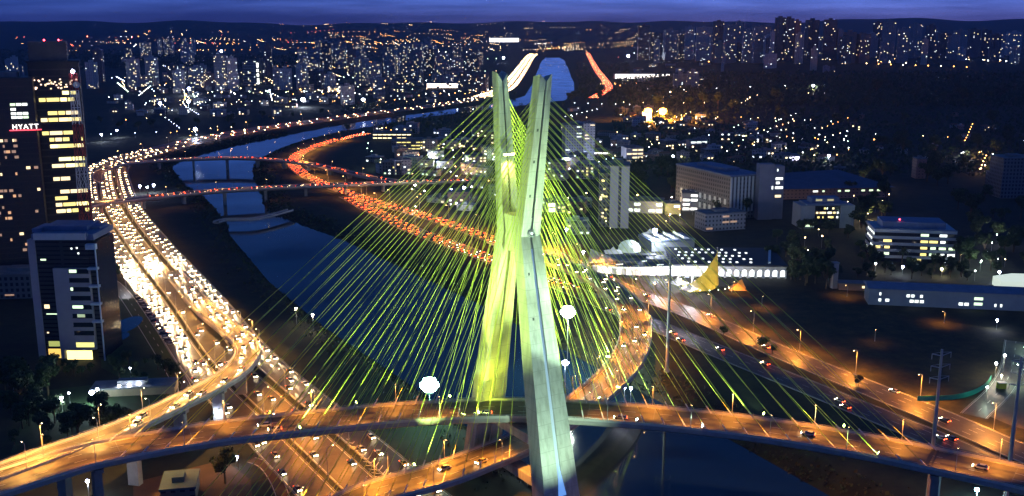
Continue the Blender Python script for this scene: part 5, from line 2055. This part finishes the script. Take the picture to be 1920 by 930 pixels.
shed(1405, 498, 18, 20, 5.5, 'low annexe with a white glowing wall behind the arcade', PW, W_WHITE, 1, .7, -.1)
shed(335, 945, 11, 14, 5, 'small building with a blue metal roof under the upper deck', F_DARK, W_DIM, .2, .3, .2, roofm=mat('blue metal roof', (.05, .11, .16), .5, .15, .3))
shed(40, 560, 44, 22, 14, 'low dark hall beside the office block', F_DARK, W_DIM, .3, .2, .1)
shed(35, 500, 40, 18, 10, 'reddish lit arcade below the hotel block', mat('arcade brick', (.28, .13, .09), .8, .2, .2), glow('arcade orange', (1, .5, .2), .8), .6, .4, .0)
shed(250, 742, 34, 10, 3.2, 'low garden wall building with floodlights on the dark lawn', mat('garden render', (.30, .24, .17), .8, .15, .2), None, rot=.15)

# ------------------------------------------------------------------ poles, pylons
def pylon(px, pyb, ptop, label):
    x, y = G(px, pyb)
    h = ZAT(ptop, y)
    t = thing('power_pylon', label, 'power pylon', (x, y, 0), .25)
    m = MB()
    m.tube((0, 0, 0), (0, 0, h), .85, .38, n=10)
    m.tube((0, 0, 0), (0, 0, 1.2), 1.3, 1.3, n=10)
    m.build('pole', mat('pale steel pole', (.42, .40, .38), .6, .1, .3), t)
    for f_ in (.96, .885, .81):
        m = MB()
        for s in (-1, 1):
            m.tube((0, 0, h * f_), (s * 3.6, 0, h * f_ + .9), .16, .08, n=5)
            m.tube((0, 0, h * f_ + 1.2), (s * 3.6, 0, h * f_ + .95), .06, n=4)
            m.tube((s * 3.5, 0, h * f_ + .9), (s * 3.5, 0, h * f_ - .9), .10, n=5)
        m.build('cross_arm', STEEL, t)
    return t, (x, y, h)


pylon(1739, 945, 655, 'tall pale power pylon behind the right part of the upper deck, before the orange avenue')
pylon(1884, 950, 668, 'power pylon nearest the right edge behind the upper deck')
pylon(1250, 697, 478, 'power pylon on the right bank beside the curling lower deck')
pylon(1165, 392, 300, 'slim power pylon far back beside the slab tower')

# ------------------------------------------------------------------ lamps named in the picture
MAST = [
    (1228, 432, 16, G_BLUE, 60000, COOL, 2.2, 'violet white mast lamp above the curved pavilion'),
    (1215, 210, 14, glow('orange flood', (1, .40, .06), 14), 2200000, SOD, 9.5, 'left one of two huge orange floodlights beyond the dense quarter'),
    (1243, 210, 14, glow('orange flood', (1, .40, .06), 14), 2200000, SOD, 9.5, 'right one of two huge orange floodlights beyond the dense quarter'),
    (1183, 728, 3, G_BLUE, 5000, COOL, .9, 'blue white lamp under the curl of the lower deck'),
    (1171, 727, 3, G_BLUE, 0, COOL, .8, 'smaller twin lamp under the curl of the lower deck'),
    (115, 746, 6, G_BLUE, 3500, COOL, .9, 'blue white garden lamp at the left end of the dark lawn'),
    (129, 737, 5, G_COOL, 0, COOL, .55, 'small garden lamp beside the leftmost blue garden lamp'),
    (172, 736, 6, G_BLUE, 7000, (.6, .9, .7), 1.5, 'largest blue white lamp among the dark garden trees'),
    (182, 730, 6, G_COOL, 0, COOL, .9, 'lamp touching the largest blue garden lamp'),
    (223, 724, 4.5, G_COOL, 2500, COOL, .8, 'left one of three white lamps on the garden wall'),
    (242, 722, 4.5, G_COOL, 2500, COOL, .95, 'middle one of three white lamps on the garden wall'),
    (260, 719, 4.5, G_COOL, 2500, COOL, .9, 'right one of three white lamps on the garden wall'),
    (244, 690, 5, G_COOL, 900, COOL, .5, 'single small white lamp above the garden wall'),
    (405, 774, 4, G_BLUE, 2500, COOL, .75, 'blue white lamp below the golden ramp'),
    (444, 857, 4, G_BLUE, 900, COOL, .7, 'blue white lamp below the upper deck'),
    (164, 902, 7, G_BLUE, 3500, COOL, .85, 'violet lamp under the left end of the upper deck'),
    (1832, 918, 5, glow('cyan lens', (.35, .8, 1.0), 40), 5000, (.4, .8, 1), 1.1, 'bright cyan lamp under the right end of the upper deck'),
    (181, 443, 14, G_BLUE, 9000, COOL, 1.5, 'blue white lamp at the right corner of the office block'),
    (235, 520, 8, G_COOL, 2500, COOL, .8, 'white lamp beside the dark tree left of the expressway'),
    (233, 508, 8, G_WARM, 0, WARM, .5, 'small warm lamp beside the dark tree left of the expressway'),
    (555, 578, 9, G_WARM, 3500, WARM, .7, 'upper one of two warm lamps on the left river bank'),
    (586, 590, 9, G_WARM, 3500, WARM, .85, 'lower one of two warm lamps on the left river bank'),
    (415, 98, 20, G_BLUE, 0, COOL, 7.5, 'large blue white lamp high in the left bank skyline'),
    (568, 188, 14, G_BLUE, 60000, COOL, 5, 'large violet white lamp above the expressway bend'),
    (354, 168, 14, G_BLUE, 40000, COOL, 4.5, 'large blue white lamp below the left bank towers'),
    (353, 192, 14, G_COOL, 30000, COOL, 4, 'white lamp in the low left bank streets'),
    (300, 195, 12, G_BLUE, 30000, COOL, 3.6, 'blue white lamp in the low left bank streets'),
    (366, 243, 12, G_BLUE, 30000, COOL, 3.2, 'blue white lamp above the expressway bend'),
    (190, 253, 10, G_BLUE, 9000, COOL, 1.8, 'blue white lamp right of the telecom mast'),
    (219, 245, 10, G_BLUE, 9000, COOL, 1.7, 'second blue white lamp right of the telecom mast'),
    (262, 349, 7, G_BLUE, 5000, COOL, 1.5, 'left one of three blue white lamps beyond the flyover'),
    (276, 351, 7, G_COOL, 0, COOL, 1.3, 'middle one of three blue white lamps beyond the flyover'),
    (288, 347, 7, G_BLUE, 5000, COOL, 1.6, 'right one of three blue white lamps beyond the flyover'),
    (1525, 163, 12, G_COOL, 20000, WARM, 3.4, 'brightest lamp in the dark wooded park'),
    (1178, 107, 20, G_BLUE, 0, COOL, 7, 'blue lamp at the foot of the right hand skyline'),
    (1228, 109, 20, G_COOL, 0, COOL, 6, 'white lamp at the foot of the right hand skyline'),
    (944, 110, 20, G_COOL, 0, COOL, 6, 'white lamp left of the far expressway'),
    (743, 163, 14, G_BLUE, 0, COOL, 4, 'blue white lamp on the left bank beyond the bend'),
    (681, 188, 14, G_COOL, 0, COOL, 4, 'white lamp near the expressway bend'),
    (870, 352, 8, G_BLUE, 9000, COOL, 1.9, 'upper blue white lamp behind the left cables'),
    (846, 356, 8, G_BLUE, 6000, COOL, 1.6, 'lower blue white lamp behind the left cables'),
    (778, 347, 8, G_COOL, 0, COOL, 1.2, 'small white lamp at the end of the flyovers'),
    (1062, 430, 8, G_BLUE, 4000, COOL, 1.3, 'blue lamp behind the right cables'),
    (1094, 472, 8, G_BLUE, 4000, COOL, 1.2, 'lower blue lamp behind the right cables'),
    (1868, 681, 8, G_COOL, 4000, WARM, .8, 'left one of two white lamps at the side street'),
    (1884, 666, 8, G_COOL, 3000, WARM, .8, 'right one of two white lamps at the side street'),
    (1878, 704, 3, G_WARM, 3000, GREENW, .6, 'lamp over the yellow booth on the side street'),
    (1851, 726, 6, G_COOL, 1500, GREENW, .6, 'lamp at the green hoarding'),
    (1262, 293, 9, G_COOL, 9000, WARM, 1.8, 'white lamp in the lit quarter'),
    (1554, 292, 9, G_BLUE, 8000, COOL, 1.9, 'blue white lamp beyond the pitched hall'),
    (1870, 600, 5, G_BLUE, 2000, COOL, .8, 'blue lamp beside the marquee'),
    (1874, 510, 6, G_BLUE, 2500, COOL, 1.1, 'violet lamp left of the marquee'),
    (1642, 494, 5, G_COOL, 2500, WARM, .8, 'left lamp before the ribbon window office block'),
    (1693, 500, 5, G_BLUE, 3000, COOL, 1.0, 'middle lamp before the ribbon window office block'),
    (1766, 504, 5, G_WARM, 2500, WARM, .8, 'right lamp before the ribbon window office block'),
    (1298, 512, 9, G_BLUE, 45000, (1, .95, .9), 2.4, 'blinding white lamp before the arcade beside the golden tent'),
    (1237, 505, 7, G_BLUE, 26000, COOL, 1.5, 'violet lamp at the corner of the curved pavilion'),
]
for px, py, zl, lens, pw, col, r, lab in MAST:
    x, y = G(px, py, zl)
    z0 = hz(x, y)
    zl2 = zl
    if y > 1250:
        x, y, z0 = GT(px, py + zl * F / G(px, py)[1])
        zl2 = z0 + zl
        x = XAT(px, y, zl2)
    t = thing('mast_lamp', lab, 'mast lamp', (x, y, z0))
    m = MB()
    m.tube((0, 0, 0), (0, 0, zl2 - z0 - r * .8), .14, .09, n=6)
    m.build('pole', STEEL, t)
    m = MB()
    rr_ = r * .72
    m.lathe([(.01, -rr_ * .8), (rr_ * .75, -rr_ * .6), (rr_, 0), (rr_ * .75, rr_ * .6), (.01, rr_ * .8)], (0, 0, zl2 - z0), 10)
    m.build('lamp_globe', lens, t)
    if pw:
        point((0, -.1, zl2 - z0 - r * 1.3), pw, col, min(1.0, r * .4), t)

# ------------------------------------------------------------------ many small lamps of the town
def region_lights(specs, n_thing):
    pts = []
    rnd = random.Random(21)
    for x0, x1, y0, y1, n, cols in specs:
        k = 0
        while k < n:
            # lamps stand in short rows along streets, with loose ones between
            px, py = rnd.uniform(x0, x1), y0 + (y1 - y0) * rnd.random()
            X, Y, Z = GT(px, py)
            c = rnd.choice(cols)
            row = rnd.choice([1, 1, 2, 5, 7, 9])
            th = (.35 if X < 0 else -.5) + rnd.choice([0, 1.57]) + rnd.uniform(-.12, .12)
            stp = rnd.uniform(26, 42)
            u = rnd.random() ** 1.6
            for q_ in range(row):
                xx, yy = X + math.cos(th) * stp * q_, Y + math.sin(th) * stp * q_
                k += 1
                if rdist(xx, yy) < 6 or yy < 250:
                    continue
                qx = 960 + F * xx / (yy * CP + EYE * SP)
                if not (x0 - 25 < qx < x1 + 25):
                    continue
                pts.append((yy, xx, hz(xx, yy), c if rnd.random() < .8 else rnd.choice(cols), u * rnd.uniform(.7, 1) * (1 if row < 3 else .5 if yy < 2200 else .85)))
    pts.sort()
    return pts


LEN = {'w': glow('town lamp warm', (1, .66, .32), 24), 'o': glow('town lamp orange', (1, .40, .09), 24), 'c': glow('town lamp white', (.9, .97, 1), 26), 'b': glow('town lamp bluish', (.6, .68, 1), 30), 'r': glow('town lamp red', (1, .12, .08), 18), 'g': glow('town lamp greenish', (.7, 1, .7), 22)}
SPECS = [
    # far plain
    (200, 900, 56, 84, 320, 'wwooowocr'), (20, 230, 68, 98, 80, 'woocr'), (480, 1180, 46, 66, 300, 'wwoowow'), (880, 1080, 84, 98, 70, 'wwwco'), (640, 960, 66, 104, 110, 'wcwo'),
    (240, 640, 84, 110, 70, 'woc'), (1180, 1300, 60, 120, 40, 'wc'), (1300, 1900, 96, 128, 90, 'wwoc'), (1100, 1360, 48, 70, 50, 'wwo'),
    # left bank town
    (200, 620, 128, 206, 260, 'wcowcwgb'), (480, 920, 106, 180, 190, 'wcowwg'), (180, 420, 205, 262, 50, 'wcob'), (560, 900, 176, 200, 36, 'wco'),
    # right bank town
    (1060, 1330, 196, 300, 80, 'wwccw'), (1300, 1570, 226, 302, 120, 'wwccog'), (1560, 1900, 190, 330, 26, 'wco'), (1150, 1700, 140, 210, 34, 'wc'),
    (660, 940, 240, 330, 60, 'wwocg'), (770, 950, 345, 420, 34, 'cbwo'), (1030, 1140, 300, 440, 34, 'wcob'),
    (1480, 1680, 420, 500, 26, 'cgw'), (1640, 1880, 485, 530, 22, 'wcg'), (1180, 1330, 372, 440, 22, 'wco'), (1150, 1290, 520, 560, 26, 'wwo'), (1820, 1900, 290, 330, 26, 'oow'), (1100, 1170, 100, 170, 26, 'roo'),
    (20, 120, 500, 560, 16, 'oow'), (0, 60, 640, 760, 12, 'wo'), (190, 260, 505, 560, 12, 'ow'),
]
pts = region_lights(SPECS, 170)
names = {'w': 'warm white', 'o': 'orange', 'c': 'white', 'b': 'bluish', 'r': 'red', 'g': 'greenish'}
_lm = {}
cnt = {}
rest = MB()
keys = list(LEN)
GLOWP = {'w': (1, .74, .42), 'o': (1, .48, .16), 'c': (.9, .97, 1), 'b': (.6, .68, 1), 'r': (1, .12, .08), 'g': (.7, 1, .7)}
for i, (Y, X, Z, c, u) in enumerate(pts):
    hh = 5 + 4 * u
    r = (.30 + .38 * u * u) * (1 if Y < 900 else 1.5 if Y < 2000 else 2.3 if Y < 4000 else 3.0)
    if i < 165:
        k = (c, round(r, 1), round(hh))
        if k not in _lm:
            m = MB()
            m.tube((0, 0, 0), (0, 0, round(hh)), .09, .06, n=5)
            a = m.mesh('pole', [STEEL])
            m = MB()
            m.lathe([(.01, -r * .8), (r * .8, -r * .5), (r, 0), (r * .7, r * .6), (.01, r * .8)], (0, 0, round(hh) + r * .8), 8)
            _lm[k] = (a, m.mesh('lamp_globe', [LEN[c]]))
        cnt[c] = cnt.get(c, 0) + 1
        px = 960 + F * X / (Y * CP + (EYE - Z) * SP)
        side = 'left bank' if px < 600 else 'quarter behind the bridge' if px < 1150 else 'right bank'
        t = thing('town_lamp', '%s nearest %s globe lamp in the streets of the %s' % (nth(cnt[c]), names[c], side), 'street lamp', (X, Y, Z), 0, 'small lamp posts of the town')
        link('pole', _lm[k][0], t)
        link('lamp_globe', _lm[k][1], t)
        if i % 2 == 0 and Y < 1500:
            point((0, 0, hh + 2 * r), 2600 if Y < 800 else 9000, GLOWP[c], .3, t)
    else:
        rest.tube((X, Y, Z - .5), (X, Y, Z + hh), .1, n=3, mi=len(keys), cap=False)
        rest.octa((X, Y, Z + hh), r, keys.index(c))
tag(rest.build('distant_lamps', [LEN[k] for k in keys] + [STEEL]), 'countless small lamps scattered over the distant city', 'city lights', kind='stuff')

# ------------------------------------------------------------------ trees
def tree_meshes(seed, H_, RAD, leaf, n, ls, sparse=0.0):
    rnd = random.Random(seed)
    tr = MB()
    tr.tube((0, 0, 0), (.1, 0, H_ * .42), H_ * .032, H_ * .020, n=7)
    lobes = []
    for k in range(rnd.randint(7, 10)):
        a = rnd.uniform(0, 6.283)
        rr = RAD * rnd.uniform(.15, .72)
        z = H_ * rnd.uniform(.45, .86)
        c = Vector((rr * math.cos(a), rr * math.sin(a), z))
        lobes.append((c, RAD * rnd.uniform(.30, .52)))
        tr.tube((.1, 0, H_ * rnd.uniform(.28, .42)), c, H_ * .013, H_ * .005, n=5)
    trunk = tr.mesh('trunk', [BARK])
    cr_ = MB()
    for _ in range(n):
        c, r = rnd.choice(lobes)
        while True:
            d = Vector((rnd.uniform(-1, 1), rnd.uniform(-1, 1), rnd.uniform(-1, 1)))
            if .05 < d.length < 1:
                break
        d = d.normalized() * (r * rnd.uniform(.55, 1.08))
        d.z *= .78
        p = c + d
        nrm = (d + Vector((rnd.uniform(-1, 1), rnd.uniform(-1, 1), rnd.uniform(-.3, 1))) * r * .8).normalized()
        a = nrm.orthogonal().normalized()
        b_ = nrm.cross(a)
        s = ls * rnd.uniform(.6, 1.3)
        th = rnd.uniform(0, 3.14)
        a, b_ = a * math.cos(th) + b_ * math.sin(th), b_ * math.cos(th) - a * math.sin(th)
        cr_.add([tuple(p + a * s), tuple(p + b_ * s * .55), tuple(p - a * s), tuple(p - b_ * s * .55)], [(0, 1, 2, 3)], 0 if rnd.random() < .6 else 1)
    return trunk, cr_.mesh('crown', leaf)


LEAFY = mat('leaf with painted lamplight', (0.16, 0.14, 0.025), .75, .4, .35)  # yellow lamplight mixed into the leaf colour
TREES = [tree_meshes(1, 10, 4.6, [LEAF, LEAF2], 900, .55), tree_meshes(2, 13, 5.6, [LEAF2, LEAF], 1100, .62), tree_meshes(3, 8, 3.8, [LEAF, LEAF2], 750, .5), tree_meshes(4, 15, 6.4, [LEAF2, LEAF2], 1200, .7)]
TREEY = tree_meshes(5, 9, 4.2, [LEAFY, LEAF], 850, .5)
tcount = {}


def tree(px, py, where, grp, n_=0, s=None, xy=None, protos=None):
    X, Y, Z = GT(px, py) if xy is None else xy
    if rdist(X, Y) < 7:
        return
    for P_, lim in ((EXPW, 27), (RB1, 12), (RB2, 12), (AVE, 12), (LOWER, 11), (RAMP, 11), (FLY1, 11), (UPPER, 13), (SIDE, 9)):
        s_ = P_.near(X, Y)
        a = P_.at(s_)
        if math.hypot(a[0] - X, a[1] - Y) < lim:
            return
    pr = protos or random.choice(TREES)
    tcount[where] = tcount.get(where, 0) + 1
    t = thing('tree', ('%s dark tree from the left ' % nth(tcount[where]) if n_ != 1 else 'leafy tree ') + where, 'tree', (X, Y, Z - .1), random.uniform(0, 6.28), grp)
    sc_ = s or random.uniform(.75, 1.25)
    t.scale = (sc_, sc_, sc_ * random.uniform(.9, 1.15))
    link('trunk', pr[0], t)
    link('crown', pr[1], t)
    return t


def grove(x0, x1, y0, y1, n, where, s=None, slope=0.0):
    for px in sorted(random.uniform(x0, x1) for _ in range(n)):
        tree(px, random.uniform(y0, y1) + slope * (px - x0), where, 'trees ' + where, s=s if s is None else s * random.uniform(.8, 1.2))


grove(20, 345, 780, 850, 22, 'on the dark lawn below the golden ramp', .8)
grove(0, 110, 690, 800, 16, 'left of the office block', .9)
grove(95, 330, 684, 716, 20, 'in the hedge row before the office block', .55)
grove(190, 236, 470, 545, 12, 'between the office block and the expressway', .8)
grove(205, 255, 420, 470, 3, 'at the yellow lit kerb', .8)
grove(372, 470, 905, 965, 9, 'under the upper deck beside the blue roof', .8)
grove(560, 900, 245, 262, 14, 'on the inner river bend', 1.1)
grove(180, 620, 232, 262, 18, 'along the left bank bend', 1.0, -.06)
grove(1190, 1330, 318, 368, 24, 'in the dark grove right of the slab tower', 1.2)
grove(1345, 1400, 372, 412, 10, 'before the finned building', 1.2)
grove(1440, 1640, 432, 500, 24, 'around the glass office', .9)
grove(1480, 1560, 500, 545, 12, 'in the clump behind the pillar', 1.1)
grove(1590, 1660, 330, 450, 22, 'on the dark slope beside the ribbon office', 1.3)
grove(1790, 1920, 400, 500, 22, 'on the dark slope right of the ribbon office', 1.2)
grove(1600, 1880, 496, 530, 24, 'behind the long low building', .7)
grove(1150, 1900, 176, 235, 26, 'on the dark wooded slope', 1.8)
grove(1640, 1900, 240, 400, 26, 'in the dark wood on the right', 1.5)
grove(1050, 1290, 178, 200, 10, 'along the far right bank', 1.6)
tree(235, 452, 'with golden light painted into its leaves at the expressway kerb', None, 1, s=1.3, protos=TREEY, xy=(*G(228, 452), 0))
for px, py, d_ in ((1357, 628, 'left one'), (1430, 655, 'largest one'), (1448, 664, 'middle one'), (1610, 724, 'right one')):
    X, Y = G(px, py)
    t = thing('tree', 'round tree on the verge of the orange avenue, the %s' % d_, 'tree', (X, Y, 0), random.uniform(0, 6), 'verge trees of the avenue')
    t.scale = (.55, .55, .5) if 'largest' not in d_ else (.75, .75, .62)
    link('trunk', TREES[0][0], t)
    link('crown', TREES[0][1], t)

# palm before the ribbon office
X, Y = G(1690, 500)
t = thing('palm_tree', 'palm tree with drooping fronds before the ribbon window office block', 'palm tree', (X, Y, 0))
m = MB()
m.tube((0, 0, 0), (.3, 0, 11), .45, .3, n=8)
m.build('trunk', BARK, t)
m = MB()
for k in range(34):
    a = random.uniform(0, 6.28)
    el = random.uniform(-.4, 1.2)
    ln = random.uniform(5.5, 8)
    pr_ = Vector((.3, 0, 11))
    wv = Vector((-math.sin(a), math.cos(a), 0))
    p0 = pr_
    for j in range(6):
        e_ = el - j * .32
        p1 = p0 + Vector((math.cos(a) * math.cos(e_), math.sin(a) * math.cos(e_), math.sin(e_))) * ln / 6
        w0, w1 = .55 * (1 - j / 6.5), .55 * (1 - (j + 1) / 6.5)
        m.add([tuple(p0 + wv * w0 - Vector((0, 0, w0 * .5))), tuple(p0), tuple(p1), tuple(p1 + wv * w1 - Vector((0, 0, w1 * .5)))], [(0, 1, 2, 3)])
        m.add([tuple(p0), tuple(p0 - wv * w0 - Vector((0, 0, w0 * .5))), tuple(p1 - wv * w1 - Vector((0, 0, w1 * .5))), tuple(p1)], [(0, 1, 2, 3)])
        p0 = p1
m.build('crown', LEAF2, t)

# scrub and rough grass on the river banks
m = MB()
rnd = random.Random(31)
for k in range(len(RIVER)):
    ax, ay = RIVER[k]
    bx, by = RIVER[(k + 1) % len(RIVER)]
    if min(ay, by) > 1500 or max(ay, by) < 270:
        continue
    ln = math.hypot(bx - ax, by - ay)
    for _ in range(int(ln * 6)):
        u = rnd.random()
        qx, qy = ax + (bx - ax) * u, ay + (by - ay) * u
        ox, oy = rnd.gauss(0, 9), rnd.gauss(0, 9)
        X, Y = qx + ox, qy + oy
        d_ = rdist(X, Y)
        if d_ < .6 or d_ > 26 or Y > 1500 or Y < 250:
            continue
        if math.hypot(X - 10, Y - 312) < 16:
            continue
        sk = False
        for P_, lim in ((EXPW, 24), (RB1, 9), (RB2, 9)):
            a = P_.at(P_.near(X, Y))
            if math.hypot(a[0] - X, a[1] - Y) < lim:
                sk = True
        if sk:
            continue
        s = rnd.uniform(.35, 1.3) * (1 if Y < 800 else 1.6)
        Z = hz(X, Y)
        for j in range(3):
            p = Vector((X + rnd.uniform(-1, 1) * s, Y + rnd.uniform(-1, 1) * s, Z + rnd.uniform(.1, .9) * s))
            nrm = Vector((rnd.uniform(-1, 1), rnd.uniform(-1, 1), rnd.uniform(0, 1.4))).normalized()
            a = nrm.orthogonal().normalized() * s * rnd.uniform(.4, .9)
            b_ = nrm.cross(a) * .7
            m.add([tuple(p + a), tuple(p + b_), tuple(p - a), tuple(p - b_)], [(0, 1, 2, 3)], 0 if rnd.random() < .6 else 1)
tag(m.build('bank_scrub', [LEAF2, mat('dry grass', (.06, .055, .022), .9, .4, .3)]), 'dark scrub and rough grass along the river banks', 'scrub', kind='stuff')

# far woods that read as one mass
m = MB()
rnd = random.Random(77)
for x0, x1, y0, y1, n, s in ((1140, 1960, 140, 200, 5200, 4.2), (1150, 1960, 200, 330, 3800, 2.8), (200, 640, 104, 128, 1800, 5), (640, 1000, 196, 240, 1500, 2.4), (1080, 1180, 120, 185, 900, 4), (960, 1010, 175, 188, 120, 3), (0, 240, 96, 130, 800, 6)):
    for _ in range(n):
        X, Y, Z = GT(rnd.uniform(x0, x1), rnd.uniform(y0, y1))
        if rdist(X, Y) < 14:
            continue
        sk = False
        for P_, lim in ((EXPW, 34), (RB1, 16), (FARR, 22)):
            a = P_.at(P_.near(X, Y))
            if math.hypot(a[0] - X, a[1] - Y) < lim:
                sk = True
        if sk:
            continue
        for j in range(3):
            p = Vector((X + rnd.uniform(-1, 1) * s, Y + rnd.uniform(-1, 1) * s, Z + rnd.uniform(.2, 2.4) * s))
            nrm = Vector((rnd.uniform(-1, 1), rnd.uniform(-1, .3), rnd.uniform(0, 1))).normalized()
            a = nrm.orthogonal().normalized() * s * rnd.uniform(.5, 1)
            b_ = nrm.cross(a) * .8
            m.add([tuple(p + a), tuple(p + b_), tuple(p - a), tuple(p - b_)], [(0, 1, 2, 3)])
tag(m.build('far_woods', [LEAF2]), 'dark far off woods that read as one mass', 'woods', kind='stuff')

# fence with green hoarding along the side street and yellow booth
hp_ = Path(gp([(1720, 752), (1780, 750), (1820, 742), (1846, 728), (1858, 712)]), 3)
t = thing('hoarding_fence', 'green hoarding fence curving along the side street', 'fence')
m = MB()
hp_.sweep(m, [(-.08, .02), (.08, .02), (.08, 2.2), (-.08, 2.2)])
m.build('panel', mat('green hoarding', (.02, .30, .20), .6, .1, .3), t)
x, y = G(1877, 728)
t = thing('booth', 'small yellow booth at the side of the street', 'booth', (x, y, 0))
m = MB()
m.box(-1.6, 1.6, -1.2, 1.2, 0, 2.6)
m.build('wall', mat('yellow booth', (.7, .6, .06), .6, .1, .3), t)
m = MB()
m.box(-1.9, 1.9, -1.5, 1.5, 2.61, 2.85)
m.build('roof', WHITE, t)

# ------------------------------------------------------------------ evening air
hm = bpy.data.materials.new('evening haze')
hm.use_nodes = True
nt = hm.node_tree
nt.nodes.remove(nt.nodes['Principled BSDF'])
pv = nt.nodes.new('ShaderNodeVolumePrincipled')
pv.inputs['Color'].default_value = (0.46, 0.60, 1.0, 1)
pv.inputs['Density'].default_value = 4.5e-5
pv.inputs['Anisotropy'].default_value = 0.3
nt.links.new(pv.outputs['Volume'], nt.nodes['Material Output'].inputs['Volume'])
m = MB()
m.box(-16500, 16500, -400, 17000, -8.0, 262)
tag(m.build('haze', hm), 'thin blue evening haze over the city', 'haze', kind='stuff')
